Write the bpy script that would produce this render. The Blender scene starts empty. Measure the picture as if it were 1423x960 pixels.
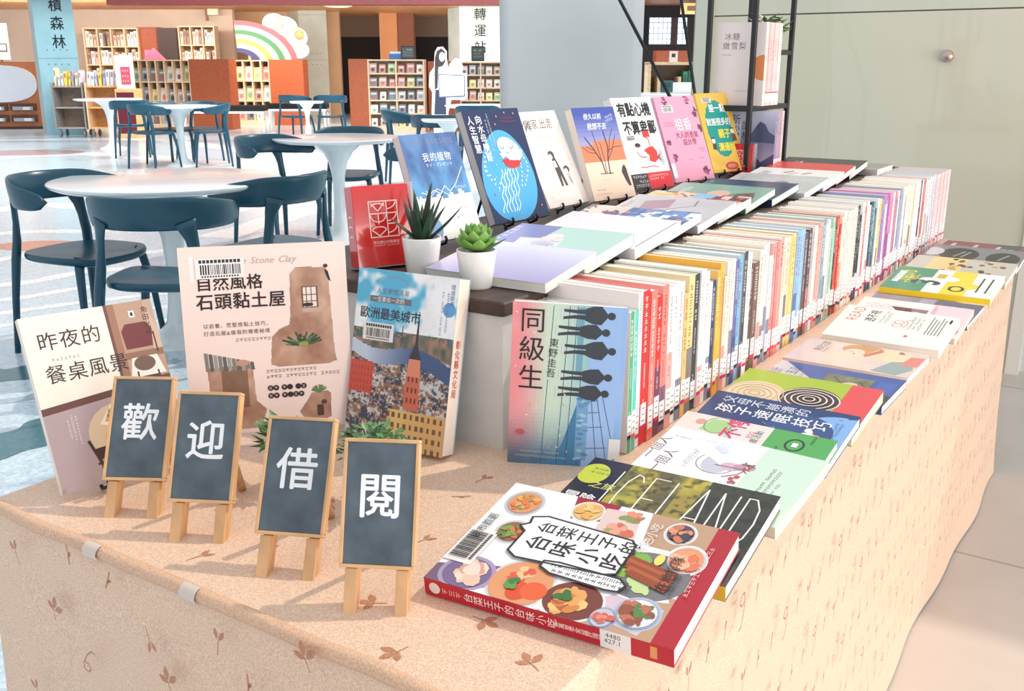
import bpy, math, random
from math import sin, cos, pi, radians, atan2, sqrt
from mathutils import Vector, Matrix
R_ = random.Random(7)
SC = bpy.context.scene
COL = SC.collection

# ------------------------------------------------------------------ camera, light, exposure
FPX, CXP, CYP, PITCH, YAW, CAMZ = 1371.0, 711.5, 480.0, atan2(389, 1371), radians(33.7), 1.23
cd = bpy.data.cameras.new('camera'); cam = bpy.data.objects.new('camera', cd); COL.objects.link(cam)
cd.sensor_width = 36.0; cd.lens = 36.0 * FPX / 1423.0; cd.clip_start = 0.02; cd.clip_end = 200
cam.location = (0, 0, CAMZ); cam.rotation_euler = (pi / 2 - PITCH, 0, YAW); SC.camera = cam
FWD = Vector((-sin(YAW), cos(YAW), 0)); RGT = Vector((cos(YAW), sin(YAW), 0))
w = bpy.data.worlds.new('World'); SC.world = w; w.use_nodes = True
bgn = w.node_tree.nodes['Background']; bgn.inputs[0].default_value = (0.90, 0.95, 1.0, 1); bgn.inputs[1].default_value = 0.88
sd = bpy.data.lights.new('sun', 'SUN'); so = bpy.data.objects.new('sun', sd); COL.objects.link(so)
sd.energy = 1.8; sd.angle = radians(1.2); sd.color = (1.0, 0.90, 0.76)
SUNEL = radians(50); SUND = Vector((cos(SUNEL) * .45, cos(SUNEL) * .89, sin(SUNEL)))
so.rotation_euler = SUND.to_track_quat('Z', 'Y').to_euler(); so.location = (3, 3, 6)
def area(name, loc, aim, size, power, col=(1, 1, 1)):
    d = bpy.data.lights.new(name, 'AREA'); d.shape = 'RECTANGLE'; d.size, d.size_y = size; d.energy = power; d.color = col
    o = bpy.data.objects.new(name, d); COL.objects.link(o); o.location = loc; o.rotation_euler = (Vector(loc) - Vector(aim)).to_track_quat('Z', 'Y').to_euler()
area('right_side_fill', (5.0, 1.8, .95), (-.3, 1.8, .55), (7.0, 1.6), 250, (1.0, .95, .90))  # added fill light for the cloth's long side, no window stands there
area('bookcase_fill', (-6.5, 9.5, 6.5), (-14, 17, .6), (9, 6), 1150, (1.0, .98, .95))  # added fill light aimed at the far bookcases, no skylight is built
_p = FWD * 20.3 + RGT * -4.6; area('library_wall_fill', (_p.x, _p.y, 2.40), tuple(_p + FWD * 2.2 + Vector((0, 0, .9))), (11, .5), 420, (1.0, .90, .78))  # added strip light under the soffit to brighten the back wall
SC.view_settings.view_transform = 'Standard'; SC.view_settings.look = 'None'
SC.view_settings.exposure = 0.1; SC.view_settings.gamma = 1.0; SC.view_settings.use_curve_mapping = False

def pray(u, v):
    x = (u - CXP) / FPX; y = (v - CYP) / FPX
    return FWD * (cos(PITCH) - y * sin(PITCH)) + RGT * x + Vector((0, 0, -(y * cos(PITCH) + sin(PITCH))))
def onz(u, v, z=0.0):
    r = pray(u, v); t = (z - CAMZ) / r.z; return Vector((0, 0, CAMZ)) + r * t
def ony(u, v, Y):
    r = pray(u, v); return Vector((0, 0, CAMZ)) + r * (Y / r.y)
def atd(u, v, D):
    r = pray(u, v); t = D / (r.x * FWD.x + r.y * FWD.y); return Vector((0, 0, CAMZ)) + r * t

# ------------------------------------------------------------------ materials
def lin(c):
    return tuple(((x / 255) / 12.92 if x / 255 <= .04045 else ((x / 255 + .055) / 1.055) ** 2.4) for x in c)
MATS = {}
def pmat(name, rough=.5, metal=0., nscale=0., namt=0., bump=0., coat=0., stretch=(1, 1, 1), spec=.5, detail=3, trans=0.):
    m = bpy.data.materials.new(name); m.use_nodes = True; nt = m.node_tree; N = nt.nodes; L = nt.links
    b = N['Principled BSDF']; a = N.new('ShaderNodeAttribute'); a.attribute_name = 'Col'
    b.inputs['Roughness'].default_value = rough; b.inputs['Metallic'].default_value = metal
    b.inputs['Coat Weight'].default_value = coat; b.inputs['Specular IOR Level'].default_value = spec
    b.inputs['Transmission Weight'].default_value = trans
    src = a.outputs['Color']
    if nscale:
        tc = N.new('ShaderNodeTexCoord'); mp = N.new('ShaderNodeMapping'); mp.inputs['Scale'].default_value = stretch
        L.new(tc.outputs['Object'], mp.inputs['Vector'])
        nz = N.new('ShaderNodeTexNoise'); nz.inputs['Scale'].default_value = nscale; nz.inputs['Detail'].default_value = detail
        L.new(mp.outputs['Vector'], nz.inputs['Vector'])
        mr = N.new('ShaderNodeMapRange'); mr.inputs['From Min'].default_value = .3; mr.inputs['From Max'].default_value = .7
        mr.inputs['To Min'].default_value = 1 - namt; mr.inputs['To Max'].default_value = 1 + namt * .6
        L.new(nz.outputs['Fac'], mr.inputs['Value'])
        mx = N.new('ShaderNodeVectorMath'); mx.operation = 'SCALE'
        L.new(src, mx.inputs[0]); L.new(mr.outputs['Result'], mx.inputs['Scale']); src = mx.outputs['Vector']
        if bump:
            bp = N.new('ShaderNodeBump'); bp.inputs['Strength'].default_value = bump; bp.inputs['Distance'].default_value = .002
            L.new(nz.outputs['Fac'], bp.inputs['Height']); L.new(bp.outputs['Normal'], b.inputs['Normal'])
    L.new(src, b.inputs['Base Color']); MATS[name] = m; return m
pmat('print_gloss', .28, spec=.45); pmat('print_matte', .55, spec=.35)
pmat('paper_edges', .85, nscale=60, namt=.10, stretch=(.02, .02, 40), detail=2)
pmat('wood', .5, nscale=14, namt=.28, stretch=(1, 1, 8), bump=.1, detail=5)
pmat('wood_dark', .55, nscale=9, namt=.45, stretch=(7, .8, 7), bump=.3, detail=6)
pmat('plastic', .30, nscale=30, namt=.04); pmat('white_gloss', .18, nscale=3, namt=.02, coat=.3)
pmat('metal', .3, .8); pmat('black_metal', .4, .2); pmat('leaf', .42, nscale=40, namt=.25)
pmat('slate', .27, nscale=26, namt=.40, bump=.10, detail=6); pmat('concrete', .75, nscale=3, namt=.10, detail=6)
pmat('wall_paint', .8, nscale=2, namt=.06); pmat('acrylic', .12, coat=.5); pmat('fabric', .85, nscale=120, namt=.15)
pmat('back_painted_glass', .07, nscale=1.2, namt=.05, coat=.4); pmat('plaster', .8, nscale=18, namt=.10, bump=.2, detail=6)
# satin brocade table cloth: fine sparkling weave
def cloth_mat():
    m = pmat('brocade', .42, spec=.35); nt = m.node_tree; N = nt.nodes; L = nt.links; b = N['Principled BSDF']
    tc = N.new('ShaderNodeTexCoord'); v = N.new('ShaderNodeTexVoronoi'); v.inputs['Scale'].default_value = 420
    L.new(tc.outputs['Object'], v.inputs['Vector'])
    n = N.new('ShaderNodeTexNoise'); n.inputs['Scale'].default_value = 520; n.inputs['Detail'].default_value = 2; L.new(tc.outputs['Object'], n.inputs['Vector'])
    mr = N.new('ShaderNodeMapRange'); mr.inputs[1].default_value = .35; mr.inputs[2].default_value = .65; mr.inputs[3].default_value = .84; mr.inputs[4].default_value = 1.16
    L.new(n.outputs['Fac'], mr.inputs[0])
    a = N['Attribute']; s = N.new('ShaderNodeVectorMath'); s.operation = 'SCALE'
    L.new(a.outputs['Color'], s.inputs[0]); L.new(mr.outputs[0], s.inputs['Scale']); L.new(s.outputs[0], b.inputs['Base Color'])
    bp = N.new('ShaderNodeBump'); bp.inputs['Strength'].default_value = .2; bp.inputs['Distance'].default_value = .0015
    L.new(v.outputs['Distance'], bp.inputs['Height']); L.new(bp.outputs['Normal'], b.inputs['Normal'])
cloth_mat()
def terrazzo():
    m = pmat('terrazzo', .2, spec=.5); nt = m.node_tree; N = nt.nodes; L = nt.links; b = N['Principled BSDF']
    tc = N.new('ShaderNodeTexCoord'); v = N.new('ShaderNodeTexVoronoi'); v.inputs['Scale'].default_value = 75
    L.new(tc.outputs['Object'], v.inputs['Vector'])
    mr = N.new('ShaderNodeMapRange'); mr.inputs[1].default_value = 0; mr.inputs[2].default_value = 1; mr.inputs[3].default_value = .80; mr.inputs[4].default_value = 1.08
    sp = N.new('ShaderNodeSeparateColor'); L.new(v.outputs['Color'], sp.inputs[0]); L.new(sp.outputs[0], mr.inputs[0])
    a = N['Attribute']; s = N.new('ShaderNodeVectorMath'); s.operation = 'SCALE'
    L.new(a.outputs['Color'], s.inputs[0]); L.new(mr.outputs[0], s.inputs['Scale']); L.new(s.outputs[0], b.inputs['Base Color'])
terrazzo()
def emit(name, c, s):
    m = bpy.data.materials.new(name); m.use_nodes = True; b = m.node_tree.nodes['Principled BSDF']
    b.inputs['Base Color'].default_value = (*lin(c), 1); b.inputs['Emission Color'].default_value = (*lin(c), 1); b.inputs['Emission Strength'].default_value = s
    MATS[name] = m
emit('lamp_glow', (255, 214, 150), 4); emit('window_daylight', (235, 245, 255), 1.6)
def clear_mat():
    m = bpy.data.materials.new('clear_acrylic'); m.use_nodes = True; b = m.node_tree.nodes['Principled BSDF']
    b.inputs['Base Color'].default_value = (.95, .97, .98, 1); b.inputs['Roughness'].default_value = .03; b.inputs['Alpha'].default_value = .25
    MATS['clear_acrylic'] = m
clear_mat()

# ------------------------------------------------------------------ mesh builder
class MB:
    def __init__(s): s.v = []; s.f = []; s.c = []; s.m = []; s.sm = []; s.names = []
    def mi(s, n):
        if n not in s.names: s.names.append(n)
        return s.names.index(n)
    def add(s, vs, fs, col, mat='plastic', smooth=False, lc=None):
        o = len(s.v); s.v += [tuple(p) for p in vs]; k = s.mi(mat); c = lin(col) if col is not None else None
        for i, f in enumerate(fs):
            s.f.append(tuple(o + j for j in f)); s.c.append(lc[i] if lc else c); s.m.append(k); s.sm.append(smooth)
    def box(s, x0, x1, y0, y1, z0, z1, col, mat='plastic', cols=None, M=None):
        vs = [Vector((x, y, z)) for z in (z0, z1) for y in (y0, y1) for x in (x0, x1)]
        if M: vs = [M @ p for p in vs]
        s.add(vs, [(0, 2, 3, 1), (4, 5, 7, 6), (0, 1, 5, 4), (2, 6, 7, 3), (0, 4, 6, 2), (1, 3, 7, 5)], col, mat, False,
              [lin(cols.get(k, col)) for k in ('z0', 'z1', 'y0', 'y1', 'x0', 'x1')] if cols else None)
    def rbox(s, x0, x1, y0, y1, z0, z1, col, mat='plastic', r=.004, M=None):
        n = 3; pts = []
        for cx_, cy_, a0 in ((x1 - r, y1 - r, 0), (x0 + r, y1 - r, 90), (x0 + r, y0 + r, 180), (x1 - r, y0 + r, 270)):
            for i in range(n + 1):
                a = radians(a0 + 90 * i / n); pts.append((cx_ + r * cos(a), cy_ + r * sin(a)))
        cxm, cym = (x0 + x1) / 2, (y0 + y1) / 2; e = r * .4
        def ring(z, ins):
            return [Vector((cxm + (p[0] - cxm) * (1 - ins / max(1e-6, (x1 - x0) / 2)), cym + (p[1] - cym) * (1 - ins / max(1e-6, (y1 - y0) / 2)), z)) for p in pts]
        rs = [ring(z0, e), ring(z0 + e, 0), ring(z1 - e, 0), ring(z1, e)]; s.loft(rs, col, mat, True, True, M)
    def loft(s, rings, col, mat='plastic', cap0=True, cap1=True, M=None, smooth=False, closed=True):
        n = len(rings[0]); vs = [Vector(p) for r in rings for p in r]
        if M: vs = [M @ p for p in vs]
        fs = []
        for i in range(len(rings) - 1):
            for j in range(n if closed else n - 1):
                a = i * n + j; b = i * n + (j + 1) % n; fs.append((a, b, b + n, a + n))
        if cap0: fs.append(tuple(range(n - 1, -1, -1)))
        if cap1: fs.append(tuple((len(rings) - 1) * n + j for j in range(n)))
        s.add(vs, fs, col, mat, smooth)
    def lathe(s, prof, col, mat='plastic', n=32, c=(0, 0, 0), smooth=True, M=None):
        rs = [[Vector((c[0] + max(r, 1e-5) * cos(2 * pi * j / n), c[1] + max(r, 1e-5) * sin(2 * pi * j / n), c[2] + z)) for j in range(n)] for r, z in prof]
        s.loft(rs, col, mat, False, False, M, smooth)
    def tube(s, pts, r, col, mat='plastic', n=10, flat=1., up=None, M=None, caps=True):
        pts = [Vector(p) for p in pts]; rs = []; k = len(pts)
        rad = r if isinstance(r, (list, tuple)) else [r] * k
        prev = None
        for i, p in enumerate(pts):
            d = (pts[min(i + 1, k - 1)] - pts[max(i - 1, 0)]).normalized()
            ref = Vector(up) if up else (prev if prev else (Vector((0, 0, 1)) if abs(d.z) < .9 else Vector((1, 0, 0))))
            a = (ref - d * ref.dot(d)).normalized(); b = d.cross(a); prev = a
            q = rad[i]; q = q if isinstance(q, (tuple, list)) else (q, q * flat)
            rs.append([p + a * (q[0] * cos(2 * pi * j / n)) + b * (q[1] * sin(2 * pi * j / n)) for j in range(n)])
        s.loft(rs, col, mat, caps, caps, M, True)
    def ellipsoid(s, c, r, col, mat='plastic', nu=14, nv=8, M=None):
        c = Vector(c); rs = []
        for i in range(nv + 1):
            t = -pi / 2 + pi * i / nv; q = max(cos(t), 1e-4)
            rs.append([c + Vector((r[0] * q * cos(2 * pi * j / nu), r[1] * q * sin(2 * pi * j / nu), r[2] * sin(t))) for j in range(nu)])
        s.loft(rs, col, mat, False, False, M, True)
    def poly(s, pts, col, mat='print_matte'): s.add(pts, [tuple(range(len(pts)))], col, mat)
    def build(s, name, parent=None, M=None):
        me = bpy.data.meshes.new(name); me.from_pydata(s.v, [], s.f)
        for n in s.names: me.materials.append(MATS[n])
        me.polygons.foreach_set('material_index', s.m); me.polygons.foreach_set('use_smooth', s.sm)
        at = me.color_attributes.new('Col', 'FLOAT_COLOR', 'CORNER'); buf = []
        for f, c in zip(s.f, s.c): buf += [c[0], c[1], c[2], 1.0] * len(f)
        at.data.foreach_set('color', buf); me.update()
        o = bpy.data.objects.new(name, me); COL.objects.link(o)
        if parent: o.parent = parent
        if M is not None: o.matrix_basis = M
        return o
def tag(o, label=None, cat=None, group=None, kind=None):
    if label: o['label'] = label
    if cat: o['category'] = cat
    if group: o['group'] = group
    if kind: o['kind'] = kind
    return o
def thing(name, label, cat, loc=(0, 0, 0), rz=0., group=None, M=None):
    o = bpy.data.objects.new(name, None); o.empty_display_size = .05; COL.objects.link(o)
    o.matrix_basis = M if M is not None else Matrix.Translation(Vector(loc)) @ Matrix.Rotation(rz, 4, 'Z')
    return tag(o, label, cat, group)
def struct(mb, name): return tag(mb.build(name), kind='structure')
def dup(root, M, label=None, group=None):
    r = root.copy(); COL.objects.link(r); r.matrix_basis = M
    if label: r['label'] = label
    if group: r['group'] = group
    for ch in list(root.children):
        c = ch.copy(); COL.objects.link(c); c.parent = r; c.matrix_basis = ch.matrix_basis.copy()
        for g in ch.children:
            d = g.copy(); COL.objects.link(d); d.parent = c; d.matrix_basis = g.matrix_basis.copy()
    return r

# ------------------------------------------------------------------ lettering
GL = {}
def glyph(ch, bold=0.):
    k = (ch, bold)
    if k in GL: return GL[k]
    cu = bpy.data.curves.new('g', 'FONT'); cu.body = ch; cu.size = 1.0; cu.resolution_u = 2; cu.offset = bold * .5
    o = bpy.data.objects.new('g', cu); COL.objects.link(o)
    me = bpy.data.meshes.new_from_object(o.evaluated_get(bpy.context.evaluated_depsgraph_get()))
    vs = [(p.co.x, p.co.y) for p in me.vertices]; fs = [tuple(p.vertices) for p in me.polygons]
    bpy.data.objects.remove(o); bpy.data.curves.remove(cu); bpy.data.meshes.remove(me)
    if ord(ch) > 0x2E00:   # square cell
        adv = 1.0; vs = [(x, y + .06) for x, y in vs]
    else:
        xs = [p[0] for p in vs]; adv = max(xs) + .06 if xs else .3
    GL[k] = (vs, fs, adv); return GL[k]

# a flat printed design in normalised units on a w x h sheet
class Art:
    EPS = 8e-5
    def __init__(s, w, h, mat='print_gloss'): s.w = w; s.h = h; s.e = []; s.L = 1; s.mat = mat; s.k = 0; s.hold = False
    def layer(s, n): s.L = n; return s
    def raw(s, vs, fs, col, lc=None):
        vs = [(min(max(x, 0.), s.w), min(max(y, 0.), s.h)) for x, y in vs]; s.k += 0 if s.hold else 1; s.e.append((vs, fs, lin(col) if col else None, s.L, lc, s.k))
    def rect(s, x0, y0, x1, y1, c): s.raw([(x0 * s.w, y0 * s.h), (x1 * s.w, y0 * s.h), (x1 * s.w, y1 * s.h), (x0 * s.w, y1 * s.h)], [(0, 1, 2, 3)], c)
    def poly(s, pts, c): s.raw([(x * s.w, y * s.h) for x, y in pts], [tuple(range(len(pts)))], c)
    def ell(s, x, y, rx, ry, c, n=22, rot=0., a0=0., a1=360.):
        # radii in units of sheet width
        full = a1 - a0 >= 359; k = n if full else n + 1; P = []
        for i in range(k):
            a = radians(a0 + (a1 - a0) * i / n); px, py = rx * s.w * cos(a), ry * s.w * sin(a)
            P.append((x * s.w + px * cos(rot) - py * sin(rot), y * s.h + px * sin(rot) + py * cos(rot)))
        s.raw(P, [tuple(range(len(P)))], c)
    def line(s, pts, wd, c, closed=False):
        P = [Vector((x * s.w, y * s.h)) for x, y in pts]; hw = wd * s.w / 2
        if closed: P.append(P[0])
        for a, b in zip(P, P[1:]):
            d = b - a
            if d.length < 1e-7: continue
            d.normalize(); n = Vector((-d.y, d.x)) * hw; e = d * hw * .5
            s.raw([tuple(a - e - n), tuple(b + e - n), tuple(b + e + n), tuple(a - e + n)], [(0, 1, 2, 3)], c)
    def ring(s, x, y, rx, ry, wd, c, n=24, a0=0, a1=360, rot=0.):
        P = []
        for i in range(n + 1):
            a = radians(a0 + (a1 - a0) * i / n); px, py = rx * cos(a), ry * sin(a)
            P.append((x + (px * cos(rot) - py * sin(rot)), y + (px * sin(rot) + py * cos(rot)) * s.w / s.h))
        s.line(P, wd, c)
    def text(s, t, x, y, size, c, vert=False, bold=0., rot=0., sx=1., gap=0., align='l', slant=0.):
        sz = size * s.w; cells = []; p = 0.
        for ch in t:
            if ch == ' ': p += (.4 + gap) ; continue
            vs, fs, adv = glyph(ch); cells.append((vs, fs, p)); p += (1.0 + gap) if vert else (adv * sx + gap)
        off = {'l': 0, 'c': -p / 2, 'r': -p}[align]; cr, sr = cos(rot), sin(rot)
        for ox, oy in (((0, 0), (bold, 0), (-bold, 0), (0, bold), (0, -bold)) if bold else ((0, 0),)):
            s.k += 1; s.hold = True
            for vs, fs, q in cells:
                O = []
                for gx, gy in vs:
                    gx += ox; gy += oy; lx, ly = (gx * sx, gy - 1 - q - off) if vert else (gx * sx + q + off + gy * slant, gy)
                    lx *= sz; ly *= sz; O.append((x * s.w + lx * cr - ly * sr, y * s.h + lx * sr + ly * cr))
                s.raw(O, fs, c)
            s.hold = False
    def marks(s, x, y, n, size, c, vert=False, rot=0., seed=1, fill=.72):
        # lines of print too small to read
        r = random.Random(seed); sz = size * s.w; cr, sr = cos(rot), sin(rot); s.k += 1; s.hold = True
        for i in range(n):
            if r.random() > .93: continue
            bars = [(.05, .1, .85, .2), (.1, .42, .8, .52), (.05, .72, .88, .82), (.4, .1, .5, .82)]
            r.shuffle(bars)
            for bx0, by0, bx1, by1 in bars[:3]:
                px, py = (0, -(i + 1)) if vert else (i, 0)
                P = [((px + a) * sz, (py + b) * sz) for a, b in ((bx0, by0), (bx1, by0), (bx1, by1), (bx0, by1))]
                s.raw([(x * s.w + p * cr - q * sr, y * s.h + p * sr + q * cr) for p, q in P], [(0, 1, 2, 3)], c)
        s.hold = False
    def barcode(s, x, y, wd, ht, seed=1, rot=0., head=True):
        # wd, ht in units of sheet width; sticker with bars
        r = random.Random(seed); L0 = s.L; cr, sr = cos(rot), sin(rot)
        def R4(a, b, c_, d, col):
            P = [(a, b), (c_, b), (c_, d), (a, d)]
            s.raw([(x * s.w + (p * cr - q * sr) * s.w, y * s.h + (p * sr + q * cr) * s.w) for p, q in P], [(0, 1, 2, 3)], col)
        R4(0, 0, wd, ht, (238, 232, 230)); s.L = L0 + 1; p = wd * .1; s.k += 1; s.hold = True
        while p < wd * .9:
            q = r.choice((.012, .02, .03)) * wd; R4(p, ht * .2, p + q, ht * .68, (35, 30, 32)); p += q + r.choice((.012, .02, .025)) * wd
        for i in range(14): R4(wd * (.12 + .055 * i), ht * .07, wd * (.12 + .055 * i + .035), ht * .15, (60, 55, 55))
        if head:
            for i in range(11): R4(wd * (.08 + .078 * i), ht * .76, wd * (.08 + .078 * i + .06), ht * .92, (60, 55, 55))
        s.L = L0; s.hold = False
    def raster(s, nx, ny, fn, x0=0., y0=0., x1=1., y1=1.):
        vs = [((x0 + (x1 - x0) * i / nx) * s.w, (y0 + (y1 - y0) * j / ny) * s.h) for j in range(ny + 1) for i in range(nx + 1)]
        fs = []; lc = []
        for j in range(ny):
            for i in range(nx):
                a = j * (nx + 1) + i; fs.append((a, a + 1, a + nx + 2, a + nx + 1)); lc.append(lin(fn((i + .5) / nx, (j + .5) / ny)))
        s.raw(vs, fs, None, lc)
    def blobs(s, x, y, rx, ry, cols, n, size, seed=1):
        r = random.Random(seed)
        for i in range(n):
            a = r.random() * 2 * pi; q = sqrt(r.random()); k = size * (.6 + .8 * r.random())
            s.ell(x + rx * q * cos(a), y + ry * q * sin(a) * s.w / s.h, k, k * (.5 + .4 * r.random()), r.choice(cols), 8, r.random() * 3)
    def put(s, mb, F):
        # F(x, y, lift) -> 3D point
        rank = {q: i for i, q in enumerate(sorted({(e[3], e[5]) for e in s.e}))}
        for vs, fs, c, L, lc, k in s.e:
            mb.add([F(p[0], p[1], 5e-5 + 6e-6 * rank[(L, k)]) for p in vs], fs, None, s.mat, False, lc if lc else [c] * len(fs))
def mixc(a, b, t): t = max(0., min(1., t)); return tuple(p + (q - p) * t for p, q in zip(a, b))
def hn(x, y, s=0):   # smooth value noise
    def h(i, j): return (math.sin(i * 127.1 + j * 311.7 + s * 74.7) * 43758.5453) % 1.0
    i, j = math.floor(x), math.floor(y); u, v = x - i, y - j; u = u * u * (3 - 2 * u); v = v * v * (3 - 2 * v)
    return (h(i, j) * (1 - u) + h(i + 1, j) * u) * (1 - v) + (h(i, j + 1) * (1 - u) + h(i + 1, j + 1) * u) * v
def fbm(x, y, s=0): return .5 * hn(x, y, s) + .3 * hn(x * 2.1, y * 2.1, s + 3) + .2 * hn(x * 4.3, y * 4.3, s + 7)

# ------------------------------------------------------------------ books
def quadM(x, y, z, yaw, lean, t=0., roll=0.):
    u = Vector((cos(yaw), sin(yaw), 0)); n = Vector((sin(yaw), -cos(yaw), 0))
    v = Vector((-n.x * sin(lean), -n.y * sin(lean), cos(lean)))
    if roll: u, v = u * cos(roll) + v * sin(roll), v * cos(roll) - u * sin(roll)
    n = u.cross(v); o = Vector((x, y, z)) - n * t
    return Matrix(((u.x, v.x, n.x, o.x), (u.y, v.y, n.y, o.y), (u.z, v.z, n.z, o.z), (0, 0, 0, 1)))
def book(label, M, w, h, t, cov, spine=None, art=None, fore='R', group=None, page=(246, 240, 228), spart=None, hard=0., mat='print_gloss', foreart=None, name='book', simple=False):
    """spine along the left edge (fore='R') or the right edge (fore='L'); front cover faces local +z"""
    spine = spine or cov; root = thing(name, label, 'book', M=M, group=group); c = .0006 + hard
    mb = MB(); sx0, sx1 = (0, c) if fore == 'R' else (w - c, w)
    mb.box(0, w, 0, h, t - c, t, cov, mat); mb.box(0, w, 0, h, 0, c, mixc(cov, (230, 225, 220), .3), mat)
    mb.box(sx0, sx1, 0, h, c, t - c, spine, mat)
    if art: art.put(mb, lambda x, y, e: (x, y, t + e))
    if spart:   # spine print: sheet t wide, h high
        if fore == 'R': spart.put(mb, lambda x, y, e: (-e, y, x))
        else: spart.put(mb, lambda x, y, e: (w + e, y, t - x))
    mb.build('cover', root)
    pb = MB(); i = .0012; x0, x1 = (c, w - i) if fore == 'R' else (i, w - c)
    pb.box(x0, x1, i, h - i, c, t - c, page, 'paper_edges')
    if foreart:
        if fore == 'R': foreart.put(pb, lambda x, y, e: (x1 + e, y, t - x))
        else: foreart.put(pb, lambda x, y, e: (x0 - e, y, x))
    pb.build('page_block', root); return root
def book_stand(label, M, w, h, back=.0, lipx=(.25, .75), tall=.75, lip=.034):
    """black wire easel in the frame of the book it carries (book back plane z = back)"""
    r = thing('book_stand', label, 'book stand', M=M); mb = MB(); b = (22, 22, 24); z = back - .004
    for q in lipx:
        mb.tube([(w * q, h * tall, z), (w * q, .004, z), (w * q, -.005, z + .004), (w * q, -.005, z + lip - .004), (w * q, .001, z + lip), (w * q, .006, z + lip - .001)], .0024, b, 'black_metal', 8)
    mb.tube([(w * lipx[0], h * tall, z), (w * .5, h * (tall + .06), z), (w * lipx[1], h * tall, z)], .0028, b, 'black_metal', 8)
    mb.tube([(w * lipx[0], h * .4, z), (w * lipx[1], h * .4, z)], .0028, b, 'black_metal', 8)
    mb.build('wire_frame', r); return r

# ================================================================== THE SETTING
TZ = .72; TX0, TX1, TY0, TY1 = -1.15, -.36, .56, 3.22
def floor():
    mb = MB(); g = (204, 222, 234)
    mb.add([(-40, -6, 0), (-.78, -6, 0), (-.78, 40, 0), (-40, 40, 0)], [(0, 1, 2, 3)], g, 'terrazzo')
    mb.add([(-.78, -6, 0), (8, -6, 0), (8, 40, 0), (-.78, 40, 0)], [(0, 1, 2, 3)], (202, 190, 181), 'stone_tile')
    def band(px, wd, col, lift, wob=0.):
        P = [onz(u, v) for u, v in px]; Q = []
        for k in range(len(P) - 1):
            p0, p1, p2, p3 = P[max(k - 1, 0)], P[k], P[k + 1], P[min(k + 2, len(P) - 1)]
            for i in range(14):
                t = i / 14; Q.append(.5 * (2 * p1 + (p2 - p0) * t + (2 * p0 - 5 * p1 + 4 * p2 - p3) * t * t + (3 * p1 - p0 - 3 * p2 + p3) * t ** 3))
        Q.append(P[-1]); vs = []; fs = []
        for i, p in enumerate(Q):
            d = (Q[min(i + 1, len(Q) - 1)] - Q[max(i - 1, 0)]).normalized(); n = Vector((-d.y, d.x, 0)) * wd * (1 + wob * sin(i * .7)) / 2
            vs += [p - n + Vector((0, 0, lift)), p + n + Vector((0, 0, lift))]
        for i in range(len(Q) - 1): fs.append((2 * i, 2 * i + 1, 2 * i + 3, 2 * i + 2))
        mb.add(vs, fs, col, 'terrazzo')
    wh = (248, 250, 252); teal = (62, 116, 128); gr = (168, 188, 204)
    for px, wd in (([(-60, 331), (40, 322), (150, 322)], .16), ([(-60, 372), (60, 352), (180, 352), (260, 345)], .14), ([(-60, 402), (40, 392), (130, 376), (260, 372)], .12),
                   ([(-60, 424), (40, 412), (130, 398), (280, 386)], .09), ([(-60, 444), (40, 430), (130, 418), (280, 402)], .08), ([(-60, 462), (50, 446), (150, 436), (280, 420)], .07), ([(-60, 482), (60, 462), (160, 452), (280, 440)], .06),
                   ([(-60, 300), (60, 285), (140, 290)], .3), ([(-60, 262), (80, 252), (200, 268), (330, 262)], .45), ([(-40, 222), (120, 214), (330, 228)], .5), ([(-40, 196), (200, 194), (360, 212), (540, 232)], .4), ([(300, 330), (400, 300), (470, 285), (560, 270)], .3), ([(220, 300), (330, 290), (420, 262), (560, 250)], .3)):
        band(px, wd, wh, .0006, .15)
    band([(-80, 524), (0, 522), (90, 508), (180, 484), (300, 470)], .20, teal, .0010, .1)
    band([(-80, 634), (0, 622), (70, 594), (130, 566)], .22, teal, .0010, .12)
    band([(-80, 560), (20, 556), (120, 530), (250, 500)], .06, gr, .0008)
    c = onz(60, 341); mb.add([c + RGT * .34 * cos(a * pi / 12) + FWD * .20 * sin(a * pi / 12) + Vector((0, 0, .0012)) for a in range(24)], [tuple(range(24))], (214, 150, 124), 'terrazzo')
    c = onz(40, 168 + 44); mb.add([c + RGT * .8 * cos(a * pi / 12) + FWD * .5 * sin(a * pi / 12) + Vector((0, 0, .0012)) for a in range(24)], [tuple(range(24))], (190, 160, 160), 'terrazzo')
    for y in (1.0, 2.6, 4.2, 5.8): mb.add([(-.77, y, .0005), (8, y, .0005), (8, y + .006, .0005), (-.77, y + .006, .0005)], [(0, 1, 2, 3)], (176, 164, 156), 'stone_tile')
    for x in (.5, 2.0): mb.add([(x, -6, .0005), (x + .006, -6, .0005), (x + .006, 12, .0005), (x, 12, .0005)], [(0, 1, 2, 3)], (176, 164, 156), 'stone_tile')
    struct(mb, 'floor')
pmat('stone_tile', .3, nscale=3, namt=.07, detail=6)
floor()
def FM(rz=0.):   # camera-heading frame at the origin of a background item
    return YAW + rz
def cam_box(mb, u0, u1, z0, z1, D0, D1, col, mat, v=120):
    """an upright block seen between two image columns at distance D0, D1 - D0 deep"""
    a = atd(u0, v, D0); b = atd(u1, v, D0); a.z = b.z = 0; k = FWD * (D1 - D0)
    vs = [p + Vector((0, 0, z)) for z in (z0, z1) for p in (a, b, b + k, a + k)]
    mb.add(vs, [(3, 2, 1, 0), (4, 5, 6, 7), (0, 1, 5, 4), (1, 2, 6, 5), (2, 3, 7, 6), (3, 0, 4, 7)], col, mat)
mb = MB(); cam_box(mb, -150, 330, 0, 2.45, 23.6, 23.8, (222, 204, 188), 'wall_paint'); cam_box(mb, 330, 475, 0, 2.45, 24.6, 24.8, (206, 170, 136), 'wall_paint'); struct(mb, 'wall_back')
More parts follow.
